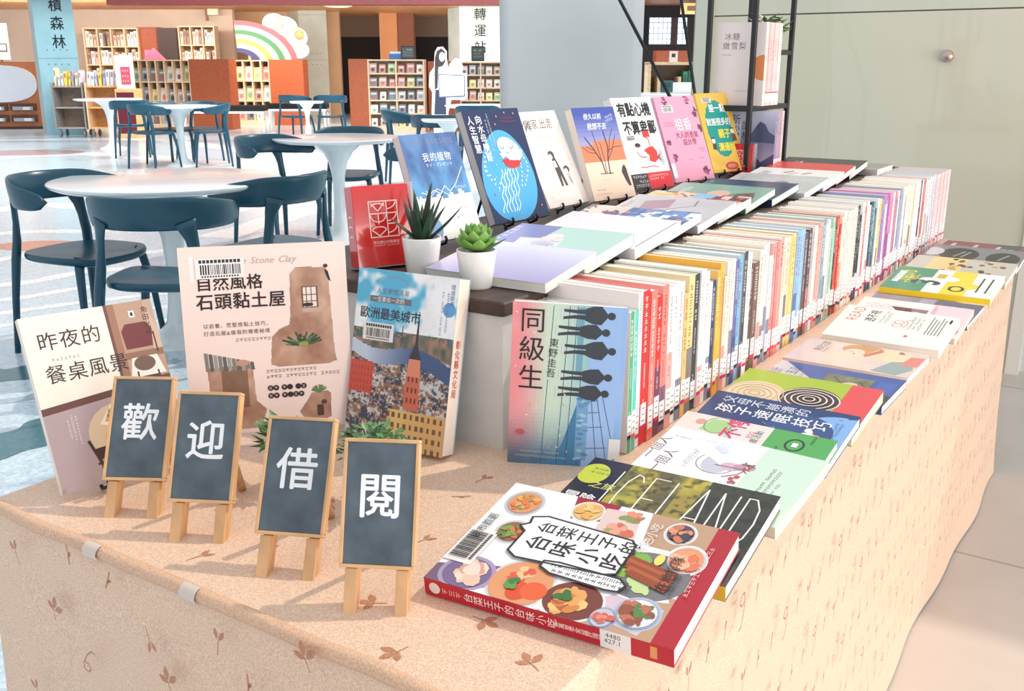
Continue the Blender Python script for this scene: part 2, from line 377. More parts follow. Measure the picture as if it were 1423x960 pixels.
mb = MB(); cam_box(mb, 440, 720, 0, 1.95, 27.0, 27.2, (46, 40, 42), 'wall_paint'); cam_box(mb, 440, 720, 1.95, 2.45, 27.0, 27.2, (150, 128, 112), 'wall_paint'); struct(mb, 'wall_inner')
mb = MB(); cam_box(mb, 820, 1120, 0, 1.62, 20.0, 20.2, (66, 56, 58), 'wall_paint'); cam_box(mb, 820, 1120, 2.12, 3.2, 20.0, 20.2, (52, 46, 48), 'wall_paint')
cam_box(mb, 820, 899, 1.62, 2.12, 20, 20.2, (40, 40, 48), 'wall_paint'); cam_box(mb, 930, 938, 1.62, 2.12, 20, 20.2, (92, 76, 74), 'wall_paint'); cam_box(mb, 952, 1120, 1.62, 2.12, 20, 20.2, (70, 60, 60), 'wall_paint'); struct(mb, 'wall_far_right')
for n, (u0, u1, k) in enumerate(((899, 930, 5), (938, 952, 2))):
    mb = MB(); cam_box(mb, u0, u1, 1.62, 2.12, 20.12, 20.14, (255, 255, 255), 'window_daylight')
    for i in range(k): cam_box(mb, u0 + (u1 - u0) * (i + .0) / k, u0 + (u1 - u0) * i / k + .9, 1.62, 2.12, 20.08, 20.11, (150, 165, 190), 'metal')
    for i in range(5): cam_box(mb, u0, u1, 1.62 + .1 * i, 1.635 + .1 * i, 20.08, 20.11, (150, 165, 190), 'metal')
    tag(mb.build('window_%d' % (n + 1)), kind='structure')
# low timber soffit over the library zone, dark red beam along its front, roof slab over the cafe hall
mb = MB(); cam_box(mb, -220, 760, 2.45, 2.57, 19.5, 28, (240, 172, 118), 'wood'); cam_box(mb, 800, 1130, 2.34, 2.46, 15.5, 22, (190, 122, 82), 'wood'); struct(mb, 'ceiling')
mb = MB(); cam_box(mb, 160, 760, 2.235, 3.1, 17.9, 18.2, (122, 52, 54), 'wood'); cam_box(mb, -220, 160, 2.50, 3.1, 17.9, 18.2, (200, 130, 84), 'wood'); struct(mb, 'trim_1')
def concrete_column(name, u0, u1, side, D, top, col, sidecol, chars, label_dx=.5, tz=2.3, tsz=.2, dy=1.5):
    mb = MB(); a = atd(u0, 120, D); b = atd(u1, 120, D); a.z = b.z = 0; k = (FWD * .75 + RGT * side)
    P = [a, b, b + k, a + k]; vs = [p + Vector((0, 0, z)) for z in (0, top) for p in P]
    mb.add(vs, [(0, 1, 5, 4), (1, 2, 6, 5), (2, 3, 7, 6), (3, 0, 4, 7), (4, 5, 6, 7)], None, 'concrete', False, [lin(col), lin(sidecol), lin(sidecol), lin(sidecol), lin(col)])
    n = (b - a).normalized().cross(Vector((0, 0, 1))); W = (b - a).length; d = (b - a).normalized()
    for z in (1.35, 2.35): mb.add([a + d * W * x + Vector((0, 0, z + q)) + n * .004 for x, q in ((0, 0), (1, 0), (1, .012), (0, .012))], [(0, 1, 2, 3)], mixc(col, (90, 110, 120), .35), 'concrete')
    for x in (.25, .42, .58, .75):
        for z in (1.25, 1.5):
            mb.add([a + d * (W * x + .016 * cos(q)) + Vector((0, 0, z + .016 * sin(q))) + n * .004 for q in [i * pi / 4 for i in range(8)]], [tuple(range(8))], mixc(col, (90, 110, 120), .5), 'concrete')
    if chars:
        A = Art(W, top, 'print_matte'); A.layer(1).text(chars, label_dx, tz / top, tsz / W, (34, 44, 50), vert=True, bold=.012, gap=dy - 1, slant=.2, align='l')
        A.put(mb, lambda x, y, e: a + d * x + Vector((0, 0, y)) + n * (.004 + e))
    struct(mb, name)
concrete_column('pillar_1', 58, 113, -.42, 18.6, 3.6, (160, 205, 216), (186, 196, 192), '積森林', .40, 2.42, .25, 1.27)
concrete_column('pillar_2', 420, 458, -.5, 24.0, 2.45, (186, 194, 186), (196, 196, 184), '', .4)
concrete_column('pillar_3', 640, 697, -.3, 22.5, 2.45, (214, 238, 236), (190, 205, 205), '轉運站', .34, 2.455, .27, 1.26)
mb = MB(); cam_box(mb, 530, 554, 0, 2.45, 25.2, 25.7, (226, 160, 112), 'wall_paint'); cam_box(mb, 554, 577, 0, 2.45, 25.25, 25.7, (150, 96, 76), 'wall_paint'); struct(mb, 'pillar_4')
# back-painted glass partition behind the display, with its steel edge and bolt cap
GY0 = 4.4
mb = MB(); mb.box(-1.84, -.47, GY0, GY0 + .02, 0, 1.44 + .0, (216, 210, 188), 'back_painted_glass'); mb.box(-1.84, -.47, GY0, GY0 + .02, 1.446, 3.0, (212, 210, 190), 'back_painted_glass')
mb.box(-1.84, -.47, GY0 + .006, GY0 + .02, 1.44, 1.446, (110, 104, 92), 'metal'); mb.box(-1.92, -1.84, GY0 - .02, GY0 + .06, 0, 3.0, (206, 208, 190), 'white_gloss'); mb.box(-1.925, -1.92, GY0 - .02, GY0 + .06, 0, 3, (150, 150, 140), 'metal'); struct(mb, 'wall_glass')
mb = MB(); mb.box(-.47, -.42, GY0 - .01, GY0 + .05, 0, 3.0, (236, 226, 214), 'white_gloss'); struct(mb, 'trim_2')
mb = MB(); mb.box(-.42, 1.2, GY0 + .05, GY0 + .07, 0, 3.0, (206, 216, 212), 'back_painted_glass'); struct(mb, 'wall_right')
bm_ = ony(1317, 78, GY0); mb = MB(); mb.lathe([(0, .03), (.020, .028), (.024, .02), (.024, 0)], (196, 176, 168), 'metal', 24, M=Matrix.Translation(bm_) @ Matrix.Rotation(pi / 2, 4, 'X'))
tag(mb.build('bolt_cap'), 'round steel bolt cap on the pale green glass partition', 'bolt cap')
# downlight
dl = thing('ceiling_light', 'round glowing downlight in the timber ceiling', 'ceiling light', atd(470, 11, 22.0)); dl.location.z = 2.45
mb = MB(); mb.lathe([(.30, 0), (.30, -.02), (.24, -.03)], (240, 225, 200), 'plastic', 24); mb.build('rim', dl)
mb = MB(); mb.lathe([(.24, -.025), (0, -.03)], (255, 220, 160), 'lamp_glow', 24); mb.build('diffuser', dl)

# ================================================================== DISPLAY TABLE
t = thing('display_table', 'long display table hidden under the peach brocade cloth', 'table', ((TX0 + TX1) / 2, (TY0 + TY1) / 2, 0))
mb = MB(); mb.rbox(-.375, .375, -1.31, 1.31, TZ - .04, TZ - .012, (150, 120, 90), 'wood'); mb.build('tabletop', t)
for sx in (-1, 1):
    for sy in (-1, 1):
        mb = MB(); mb.tube([(sx * .34, sy * 1.2, TZ - .04), (sx * .34, sy * 1.2, 0)], .018, (120, 120, 120), 'metal'); mb.build('leg', t)
CL = (226, 193, 168); MO = (186, 130, 100)
def motif(mb, F, kind, s, rot, col=MO):
    # F(a, b) -> 3D on the cloth; small woven leaf figures
    def pl(pts): mb.add([F(*(Vector((p[0] * cos(rot) - p[1] * sin(rot), p[0] * sin(rot) + p[1] * cos(rot))) * s)) for p in pts], [tuple(range(len(pts)))], col, 'brocade')
    def leaf(x, y, a, L, W):
        c_, s_ = cos(a), sin(a); P = [(0, 0), (.25, .7), (.55, 1), (.8, .6), (1, 0), (.8, -.6), (.55, -1), (.25, -.7)]
        pl([(x + p * L * c_ - q * W * s_, y + p * L * s_ + q * W * c_) for p, q in P])
    def stroke(P, wd):
        for (ax, ay), (bx, by) in zip(P, P[1:]):
            d = Vector((bx - ax, by - ay)).normalized(); n = (-d.y * wd, d.x * wd)
            pl([(ax - n[0], ay - n[1]), (bx - n[0], by - n[1]), (bx + n[0], by + n[1]), (ax + n[0], ay + n[1])])
    if kind == 0: leaf(0, .1, 1.3, .8, .2); leaf(.05, 0, .35, .8, .2); leaf(0, 0, 2.4, .7, .18); stroke([(0, .1), (-.05, -.6)], .03)
    elif kind == 1: leaf(0, 0, 1.2, .7, .14); leaf(-.1, 0, 2.0, .6, .14); stroke([(0, 0), (.1, -.8)], .035)
    elif kind == 2: stroke([(-.1, -.5), (0, 0), (.05, .6)], .06); leaf(0, -.1, .9, .4, .1)
    elif kind == 3: stroke([(-.15, .7), (.15, .75), (.3, .4), (.28, -.2), (.1, -.7), (-.2, -.8)], .05); stroke([(-.2, .7), (-.3, .35), (0, .2), (.25, .35)], .05)
    else: stroke([(-.1, -.45), (.1, .5)], .055); stroke([(.1, .5), (-.12, .2)], .05)
def cloth():
    mb = MB(); path = []   # (x, y, nx, ny)
    def side(a, b, n, k):
        for i in range(k): path.append((a[0] + (b[0] - a[0]) * i / k, a[1] + (b[1] - a[1]) * i / k, n[0], n[1]))
    def corner(cx_, cy_, r, a0):
        for i in range(5):
            a = radians(a0 + 90 * i / 5); path.append((cx_ + r * cos(a), cy_ + r * sin(a), cos(a), sin(a)))
    r = .012
    side((TX0, TY1), (TX0, TY0 + r), (-1, 0), 40); corner(TX0 + r, TY0 + r, r, 180); side((TX0 + r, TY0), (TX1 - r, TY0), (0, -1), 26); corner(TX1 - r, TY0 + r, r, 270); side((TX1, TY0 + r), (TX1, TY1), (1, 0), 60)
    path.append((TX1, TY1, 1, 0)); n = len(path)
    prof = [(-.008, TZ), (-.002, TZ - .002), (.0, TZ - .008), (.002, TZ - .03), (.004, TZ - .08), (.006, .5), (.010, .36), (.014, .2), (.02, .08), (.026, .006)]
    def disp(i, z):
        s = i * .35; k = (TZ - z) / TZ
        return k * k * (.010 * sin(s) + .006 * sin(s * 2.3 + 1)) if 0 else k * (.006 * sin(s * .6) + .004 * sin(s * 1.7 + 1))
    rs = []
    for o, z in prof: rs.append([Vector((x + nx * (o + (disp(i, z) if z < TZ - .05 else 0)), y + ny * (o + (disp(i, z) if z < TZ - .05 else 0)), z)) for i, (x, y, nx, ny) in enumerate(path)])
    mb.loft(rs, CL, 'brocade', False, False, None, True, closed=False)
    mb.add([(x - nx * .008, y - ny * .008, TZ) for x, y, nx, ny in path], [tuple(range(n))], CL, 'brocade')
    # woven figures on the top
    for u, v, k, rt in ((185, 655, 1, .4), (316, 703, 2, 1.2), (552, 906, 0, 3.0), (738, 922, 0, 1.2), (672, 862, 0, -1.5), (520, 838, 0, 2.2), (830, 890, 1, -.9), (590, 750, 1, -.4), (672, 665, 1, -.2), (380, 760, 2, .6), (460, 700, 1, .9), (110, 665, 2, .3), (640, 690, 2, -.8), (415, 905 - 40, 1, .2), (868, 905, 3, .2), (280, 772, 1, -.4)):
        p = onz(u, v, TZ)
        if TX0 + .03 < p.x < TX1 - .02 and p.y > TY0 + .02: motif(mb, lambda a, b: Vector((p.x + a, p.y + b, TZ + .0004)), k, .021, rt)
    # on the front drop
    for u, v, k, rt in ((25, 763, 1, .2), (98, 770, 2, .2), (81, 845, 0, .0), (213, 888, 1, 3.3), (131, 915, 3, 2.6), (307, 888, 1, -.3), (427, 914, 0, .5), (153, 806, 2, -.3), (240, 945, 0, .4), (60, 952, 1, .2), (350, 950, 2, .1)):
        p = ony(u, v, TY0 - .012); motif(mb, lambda a, b: Vector((p.x + a, TY0 - .0145 - (TZ - p.z) * .028, p.z + b)), k, .022, rt)
    # rows on the long side
    for row in range(6):
        z = .615 - .098 * row; j = row * 2
        for i in range(52):
            y = .60 + .0505 * i + .012 * (row % 2); kd = (1, 2, 4, 3, 4)[(i + j) % 5]; x = TX1 + .004 + (TZ - z) * .034 + .0065
            motif(mb, lambda a, b: Vector((x, y + a, z + b * 1.15)), kd, .021 if kd != 3 else .026, .08 * sin(i * 2.1), (178, 126, 98))
    c = mb.build('tablecloth'); tag(c, 'peach brocade tablecloth with woven leaf figures over the long display table', 'tablecloth')
    lip = MB(); pts = [(TX0 + (TX1 - TX0) * i / 30, TY0 + .002 + .0012 * sin(i * 1.1), TZ - .001 + .001 * sin(i * .9)) for i in range(31)]
    lip.tube(pts, .0078, (216, 176, 146), 'brocade', 10); lip.build('rolled_edge', c)
    for u, du in ((133, 15), (268, 20)):
        p = ony(u, 768 if u < 200 else 822, TY0); tp = MB()
        tp.loft([[Vector((x, TY0 + .001 - .0096 * cos(a), TZ + .0096 * sin(a) - .001)) for a in [pi * .5 * k / 5 for k in range(-3, 6)]] for x in (p.x - .012, p.x + .012)], (212, 196, 182), 'white_gloss', False, False, None, True, closed=False)
        tp.build('tape_strip', c)
cloth()

# ================================================================== RISER
RZ = .93
r_ = thing('display_riser', 'dark timber topped white display riser standing on the clothed table', 'display riser', (-.94, 2.16, TZ))
mb = MB(); mb.box(-.228, .226, -1.112, 1.05, 0, .19, (222, 220, 216), 'plaster'); mb.build('body', r_)
mb = MB(); mb.rbox(-.240, .232, -1.118, 1.06, .19, .21, (74, 54, 46), 'wood_dark', r=.006); mb.build('top_board', r_)

# ================================================================== CHALKBOARD EASELS
def easel(label, x, y, yaw, lean, ch, boxes):
    M = quadM(x, y, TZ + .0, yaw, lean); W, H, l0 = .075, .125, .045; wd = (226, 178, 128); r = thing('chalkboard_easel', label, 'chalkboard easel', M=M)
    mb = MB(); b = .0035; d = .010
    for x0, x1, y0, y1 in ((0, W, l0, l0 + b), (0, W, l0 + H - b, l0 + H), (0, b, l0 + b, l0 + H - b), (W - b, W, l0 + b, l0 + H - b)): mb.rbox(x0, x1, y0, y1, -d, .001, wd, 'wood', .0012)
    mb.build('frame', r)
    mb = MB(); mb.box(b, W - b, l0 + b, l0 + H - b, -.006, -.0008, (88, 100, 110), 'slate')
    A = Art(W, l0 + H, 'print_matte'); A.layer(2)
    A.text(ch, .5, (l0 + H * .40) / (l0 + H), .62, (246, 246, 248), bold=.014, align='c')
    A.put(mb, lambda x, y, e: (x, y, -.0008 + e)); mb.build('board', r)
    for q in (.006, W - .0185):
        mb = MB(); mb.rbox(q, q + .012, 0.0, l0 + .09, -.0205, -.0105, wd, 'wood', .001); mb.rbox(q, q + .012, 0, l0 - .0008, -.0105, -.002, wd, 'wood', .001); mb.build('leg', r)
    # rear prop, hinged at the top and standing on the table behind
    ph = lean + .42; top = Vector((W / 2, l0 + H - .02, -.0205)); Hh = top.y * cos(lean) + top.z * sin(lean); ln = Hh / cos(ph - lean) - .004
    dr = Vector((0, -cos(ph), -sin(ph))); mb = MB(); mb.tube([top + Vector((0, 0, -.006)), top + Vector((0, 0, -.006)) + dr * ln], .006, wd, 'wood', 4); mb.build('rear_leg', r)
easel('small wooden chalkboard easel bearing 歡, at the left end of the four', -.989, .609, .536, .50, '歡', 0)
easel('small wooden chalkboard easel bearing 迎, second of the four from the left', -.876, .613, .487, .455, '迎', 0)
easel('small wooden chalkboard easel bearing 借, third of the four from the left', -.736, .612, .435, .50, '借', 0)
easel('small wooden chalkboard easel bearing 閱, beside the open cloth and red cookbook', -.611, .610, .488, .36, '閱', 0)

# ================================================================== PLANTS
def pot(r, rb, rt, h, col=(240, 237, 230)):
    mb = MB(); mb.lathe([(0, 0), (rb * .94, 0), (rb, .003), (rt, h - .002), (rt * .985, h), (rt * .93, h), (rt * .9, h - .008), (rt * .87, h - .02)], col, 'white_gloss', 40); po = mb.build('pot', r)
    mb = MB(); mb.lathe([(rt * .89, h - .012), (rt * .5, h - .007), (0, h - .006)], (70, 52, 42), 'plaster', 24); mb.build('soil', po)
def spike(mb, base, az, tilt, L, W, col, curl=0.):
    pts = []; n = 9
    ang = tilt; p = Vector(base)
    for i in range(n + 1):
        pts.append(p.copy()); d = Vector((cos(az) * sin(ang), sin(az) * sin(ang), cos(ang))); p = p + d * L / n; ang += curl / n
    rad = [(W * (.75 + .5 * (i / n)) * (1 - (i / n) ** 1.6) + .0003, W * .38 * (1 - (i / n) ** 1.3) + .0003) for i in range(n + 1)]
    mb.tube(pts, rad, col, 'leaf', 8, up=(-sin(az), cos(az), 0))
p = thing('potted_succulent', 'spiky dark green aloe in a white pot beside the red logo box', 'potted plant', tuple(onz(587, 379, RZ)))
pot(p, .0235, .0295, .055); mb = MB()
for az, ti, L, W, cu in ((2.2, .75, .075, .008, -.15), (3.0, .55, .08, .009, -.1), (2.6, .30, .09, .009, 0), (1.7, .25, .10, .009, .1), (.9, .12, .105, .009, .05), (4.0, .2, .085, .010, 0), (5.0, .35, .07, .010, .1), (.3, .35, .095, .008, .1), (5.9, .45, .085, .008, .15), (.15, .95, .10, .0075, -.25), (3.6, .8, .07, .007, .2), (4.6, .1, .075, .009, .0), (1.3, .6, .075, .008, .2)):
    spike(mb, (.005 * cos(az), .005 * sin(az), .047), az, ti, L * .86, W * .95, R_.choice(((38, 68, 46), (46, 80, 52), (32, 58, 42))), cu)
mb.build('foliage', p)
p = thing('potted_succulent', 'bright green rosette succulent in a white pot on the riser corner', 'potted plant', tuple(onz(662.5, 399, RZ)))
pot(p, .022, .0280, .054); mb = MB()
for ring_, (cnt, ti, L, W, z0) in enumerate(((8, 1.15, .034, .011, .052), (8, .85, .034, .0105, .056), (7, .58, .032, .0095, .060), (5, .34, .026, .008, .064), (3, .15, .020, .0065, .067))):
    for k in range(cnt):
        az = 2 * pi * k / cnt + ring_ * .42; col = R_.choice(((112, 158, 66), (94, 144, 58), (128, 172, 84))); n = 7; pts = []; ang = ti; q = Vector((.003 * cos(az), .003 * sin(az), z0))
        for i in range(n + 1): pts.append(q.copy()); q = q + Vector((cos(az) * sin(ang), sin(az) * sin(ang), cos(ang))) * L / n; ang -= .5 / n
        pr = (.35, .6, .85, 1.0, 1.0, .85, .5, .05); mb.tube(pts, [(W * a, W * .28 * a + .0004) for a in pr], col, 'leaf', 8, up=(-sin(az), cos(az), 0))
spike(mb, (.01, -.004, .054), .3, 1.2, .042, .008, (86, 110, 66), -.2); mb.build('foliage', p)
def leafy(p, z0, n, rx, rz, size, cols, seed):
    r = random.Random(seed); mb = MB(); st = MB()
    for i in range(n):
        az = r.random() * 2 * pi; el = r.uniform(-.15, 1.4); q = r.uniform(.55, 1)
        c = Vector((rx * q * cos(az) * cos(el), rx * q * sin(az) * cos(el), z0 + rz * (.3 + .7 * max(-.2, sin(el))) * q)); d = (Vector((cos(az), sin(az), r.uniform(-.3, .9)))).normalized()
        sd_ = d.cross(Vector((0, 0, 1))).normalized(); up_ = sd_.cross(d); L = size * r.uniform(.7, 1.2); W = L * .3
        P = [c, c + d * L * .35 + sd_ * W + up_ * W * .3, c + d * L, c + d * L * .35 - sd_ * W + up_ * W * .3, c + d * L * .4 + up_ * W * -.1]
        mb.add(P, [(0, 1, 4), (1, 2, 4), (2, 3, 4), (3, 0, 4)], r.choice(cols), 'leaf', True)
        if i % 5 == 0: st.tube([(0, 0, z0 - .01), c * .5 + Vector((0, 0, z0 * .5)), c], .0009, (70, 90, 50), 'leaf', 5)
    st.build('stem', mb.build('foliage', p))
g1 = ((66, 116, 62), (88, 138, 72), (50, 96, 54), (104, 146, 92)); a = onz(400, 668, TZ)
p = thing('potted_plant', 'broad leaved green plant in a white pot behind the 借 chalkboard', 'potted plant', tuple(onz(398, 676, TZ))); pot(p, .020, .026, .045); leafy(p, .045, 46, .030, .042, .026, ((78, 118, 62), (96, 136, 70), (62, 98, 56)), 3)
p = thing('potted_plant', 'fine leaved bushy green plant in a white pot behind the 閱 chalkboard', 'potted plant', tuple(onz(522, 698, TZ))); pot(p, .022, .027, .05); leafy(p, .052, 190, .042, .046, .014, g1, 5)

# red acrylic logo boxes
def logo_art(w, h):
    A = Art(w, h, 'print_gloss'); c = (248, 206, 198); x0, x1, y0, y1 = .27, .77, .36, .80; A.layer(1)
    X = lambda a: x0 + (x1 - x0) * a
    Y = lambda a: y0 + (y1 - y0) * a
    g = .018; A.line([(x0, y0), (x1, y0), (x1, y1), (x0, y1)], g, c, True); A.line([(X(.62), y0), (X(.62), y1)], g, c); A.line([(x0, Y(.66)), (x1, Y(.66))], g, c); A.line([(X(.62), Y(.36)), (x1, Y(.36))], g, c)
    A.line([(X(.08), Y(.95)), (X(.31), Y(.72)), (X(.54), Y(.95))], g, c); A.ring(X(.31), Y(.86), .115, .045, g, c, 12, 0, 180); A.line([(X(.31), Y(.66)), (X(.31), Y(.36))], g, c)
    A.ring(X(.31), Y(.66), .145, .14, g, c, 14, 180, 360); A.ring(X(.31), Y(.20), .125, .05, g, c, 12, 0, 180); A.line([(X(.06), Y(.2)), (X(.31), Y(.03)), (X(.56), Y(.2))], g, c)
    for q in (1., .66, .33): A.ring(X(.62), Y(q), .165, .13, g, c, 10, 270, 350)
    A.text('彰化縣公共圖書館', .30, .275, .058, c); A.marks(.31, .245, 16, .028, c); return A
def logo_box(label, M, w, h, d):
    r = thing('logo_box', label, 'sign box', M=M); mb = MB(); mb.rbox(0, w, 0, h, -d, 0, (206, 40, 40), 'acrylic', .002); logo_art(w, h).put(mb, lambda x, y, e: (x, y, .0003 + e))
    A = Art(d, h); A.layer(1)
    for q in (.38, .5, .62): A.ring(.5, q, .22, .05, .06, (240, 200, 195), 8, 0, 200); A.line([(.2, q), (.8, q)], .05, (240, 200, 195))
    A.put(mb, lambda x, y, e: (-.0003 - e, y, x - d)); mb.build('red_block', r)
    mb = MB(); mb.box(-.002, w + .006, -.0015, 0, -d - .003, .004, (230, 160, 160), 'clear_acrylic'); mb.box(w + .003, w + .006, 0, h + .002, -d - .003, .004, (240, 190, 190), 'clear_acrylic'); mb.build('acrylic_holder', r)
logo_box('red acrylic box with white lattice logo beside the spiky aloe', quadM(-1.003, 1.088, RZ + .006, 1.12, .15), .092, .122, .03)
logo_box('small red logo box low on the black rack in front of the misty mountain book', quadM(-1.055, 2.685, RZ + .004, .15, .08), .065, .085, .02)

# ================================================================== STANDING BOOKS (facing out)
def stand_for(what, M, w, h, back, lean, base, z, lipx=(.3, .7), lip=.034):
    r = book_stand('black wire book easel under ' + what, M, w, h, back, lipx, lip=lip)
    st = Vector((w / 2, h * .62, back - .004)); H0 = base + st.y * cos(lean) + st.z * sin(lean); ph = lean + .38
    if H0 > 0:
        mb = MB(); mb.tube([st, st + Vector((0, -cos(ph), -sin(ph))) * (H0 / cos(ph - lean))], .0028, (22, 22, 24), 'black_metal', 8); mb.build('rear_leg', r)
        for q in lipx:
            f0 = Vector((w * q, -.004, back)); Hf = base + f0.y * cos(lean) + f0.z * sin(lean)
            if Hf > .002:
                mb = MB(); d = Vector((0, -cos(lean), -sin(lean))); mb.tube([f0, f0 + d * (Hf - .002)], .0028, (22, 22, 24), 'black_metal', 8); mb.build('foot', r)
    return r

# --- the last night's table
W, H = .165, .22; A = Art(W, H, 'print_matte'); A.layer(1)
A.rect(0, .47, .62, 1, (236, 222, 208)); A.rect(.62, .47, 1, 1, (176, 142, 122)); A.rect(0, 0, 1, .47, (172, 152, 154))
A.layer(2); A.poly([(0, .44), (1, .50), (1, .54), (0, .48)], (104, 70, 64)); A.rect(.62, .50, .645, 1, (112, 76, 68)); A.rect(.645, .53, .70, 1, (152, 112, 92)); A.ell(.52, .27, .24, .22, (214, 188, 158)); A.rect(.70, .66, 1, .70, (140, 104, 88)); A.poly([(.70, .55), (.98, .55), (.94, .665), (.74, .665)], (228, 218, 208))
A.poly([(.93, .70), (1, .70), (1, 1), (.93, 1)], (196, 166, 146))
A.layer(3); A.poly([(.72, .72), (.93, .72), (.95, .83), (.91, .87), (.75, .87), (.71, .83)], (112, 58, 60)); A.line([(.955, .68), (.955, .80), (.90, .80)], .012, (90, 56, 50))
A.ell(.83, .625, .085, .06, (112, 88, 76)); A.line([(.76, .47), (.76, .58)], .014, (64, 46, 42)); A.line([(.92, .47), (.92, .57)], .014, (64, 46, 42)); A.poly([(.75, .50), (.93, .50), (.93, .55), (.75, .55)], (84, 62, 56))
A.poly([(.38, .33), (.62, .27), (.68, .40), (.50, .44)], (236, 226, 210)); A.layer(4); A.poly([(.42, .34), (.56, .31), (.60, .385), (.47, .41)], (214, 156, 104)); A.blobs(.51, .36, .06, .05, ((230, 120, 70), (196, 60, 50), (238, 206, 120), (120, 150, 70)), 14, .014, 2)
A.ell(.63, .225, .07, .045, (176, 168, 178)); A.ell(.60, .30, .05, .03, (80, 60, 54)); A.ell(.43, .245, .032, .05, (222, 176, 108)); A.layer(5); A.ell(.63, .225, .045, .03, (208, 104, 92)); A.ell(.60, .30, .034, .018, (196, 168, 120)); A.line([(.58, .36), (.64, .335)], .014, (60, 46, 44))
for x, c in ((.60, (150, 100, 70)), (.68, (58, 44, 48))): A.rect(x, .42, x + .045, .475, c); A.rect(x + .015, .47, x + .03, .51, c)
c = (70, 50, 46); A.line([(.27, .25), (.36, .03)], .022, c); A.line([(.46, .25), (.60, .02)], .022, c); A.poly([(.28, .20), (.48, .21), (.50, .15), (.31, .135)], c); A.line([(.30, .115), (.52, .125)], .016, c); A.line([(.32, .09), (.54, .10)], .014, c); A.layer(6); A.poly([(.34, .085), (.56, .095), (.60, .125), (.42, .13)], (190, 148, 108)); A.line([(.44, .085), (.46, .04)], .016, c); A.line([(.58, .10), (.66, .10), (.72, .17)], .012, c)
A.text('昨夜的', .09, .80, .15, (58, 52, 52), gap=.06); A.text('餐桌風景', .09, .61, .15, (58, 52, 52), gap=.04); A.marks(.10, .73, 9, .03, (168, 156, 150), seed=2, fill=.4)
A.text('角田光代', .90, .965, .055, (80, 62, 58), vert=True, gap=.1); A.rect(.80, .905, .845, .945, (240, 232, 226)); A.layer(7); A.rect(.812, .914, .833, .936, (50, 44, 44)); A.marks(.18, .42, 9, .022, (232, 224, 222), True, seed=3); A.marks(.21, .41, 10, .022, (232, 224, 222), True, seed=4); A.marks(.15, .40, 7, .022, (232, 224, 222), True, seed=5)
M = quadM(-1.058, .611, .732, 1.33, .41, .012); book('cream and mauve book with a dining scene on a black easel at the table end', M, W, H, .012, (200, 180, 172), (244, 226, 214), A, 'R', page=(246, 232, 218))
stand_for('the mauve dining scene book', M, W, H, 0, .41, .012 - .012 * sin(.41) - .002, TZ, (.3, .75))

# --- stone clay houses
W, H = .22, .257; A = Art(W, H, 'print_matte'); A.layer(1)
ST = lambda x, y, s=0: mixc((150, 104, 84), (216, 180, 156), fbm(x * 9, y * 9, s))
def patch(A, pts, fn, n=20):
    x0, x1 = min(p[0] for p in pts), max(p[0] for p in pts); y0, y1 = min(p[1] for p in pts), max(p[1] for p in pts)
    def inside(x, y):
        k = False
        for (ax, ay), (bx, by) in zip(pts, pts[1:] + pts[:1]):
            if (ay > y) != (by > y) and x < (bx - ax) * (y - ay) / (by - ay) + ax: k = not k
        return k
    vs, fs, lc = [], [], []
    for j in range(n):
        for i in range(n):
            xa, xb = x0 + (x1 - x0) * i / n, x0 + (x1 - x0) * (i + 1) / n; ya, yb = y0 + (y1 - y0) * j / n, y0 + (y1 - y0) * (j + 1) / n
            if inside((xa + xb) / 2, (ya + yb) / 2):
                o = len(vs); vs += [(p * A.w, q * A.h) for p, q in ((xa, ya), (xb, ya), (xb, yb), (xa, yb))]; fs.append((o, o + 1, o + 2, o + 3)); lc.append(lin(fn((xa + xb) / 2, (ya + yb) / 2)))
    A.raw(vs, fs, None, lc)
patch(A, [(.64, .62), (.65, .84), (.69, .875), (.86, .87), (.885, .85), (.90, .42), (.91, .36), (.86, .345), (.55, .345), (.505, .36), (.51, .43), (.52, .51), (.57, .55), (.63, .57)], lambda x, y: ST(x, y), 90)
patch(A, [(.12, .36), (.13, .06), (.30, .02), (.42, .02), (.46, .12), (.40, .17), (.39, .37)], lambda x, y: mixc(ST(x, y, 4), (96, 66, 52), .55 if .2 < x < .36 and y > .14 else 0), 80)
patch(A, [(.68, .06), (.66, .09), (.72, .16), (.74, .19), (.84, .195), (.86, .18), (.855, .05), (.8, .03)], lambda x, y: ST(x, y, 6), 60)
A.layer(2)
for i in range(11): A.poly([(.105 + i * .027, .445 - i * .006), (.128 + i * .027, .442 - i * .006), (.134 + i * .027, .34 + .006 * (i % 2)), (.111 + i * .027, .345 - .004 * (i % 3))], ((132, 128, 124), (104, 100, 98), (160, 156, 150))[i % 3])
A.rect(.715, .64, .815, .77, (120, 84, 70)); A.layer(3); A.rect(.725, .66, .805, .765, (238, 222, 212)); A.rect(.715, .63, .82, .655, (200, 168, 146)); A.layer(4)
for x in (.745, .775): A.line([(x, .66), (x, .765)], .006, (120, 90, 76))
for y in (.69, .725): A.line([(.725, y), (.805, y)], .006, (120, 90, 76))
A.ell(.75, .672, .035, .012, (60, 46, 44)); rr = random.Random(4)
for i in range(46): a = rr.uniform(.15, pi - .15); k = rr.uniform(.05, .12); A.line([(.70, .455), (.70 + k * cos(a) * 1.1, .455 + k * sin(a) * .62)], .012, rr.choice(((70, 92, 62), (96, 118, 76), (52, 74, 52), (120, 140, 88))))
A.ell(.71, .46, .03, .018, (150, 150, 84)); A.ell(.33, .38, .04, .02, (196, 150, 128)); A.rect(.77, .06, .81, .12, (84, 60, 52)); A.ell(.815, .135, .018, .015, (90, 64, 54))
for i in range(14): a = rr.uniform(.3, pi - .3); A.line([(.79, .19), (.79 + .05 * cos(a), .19 + .04 * sin(a))], .008, (104, 130, 80))
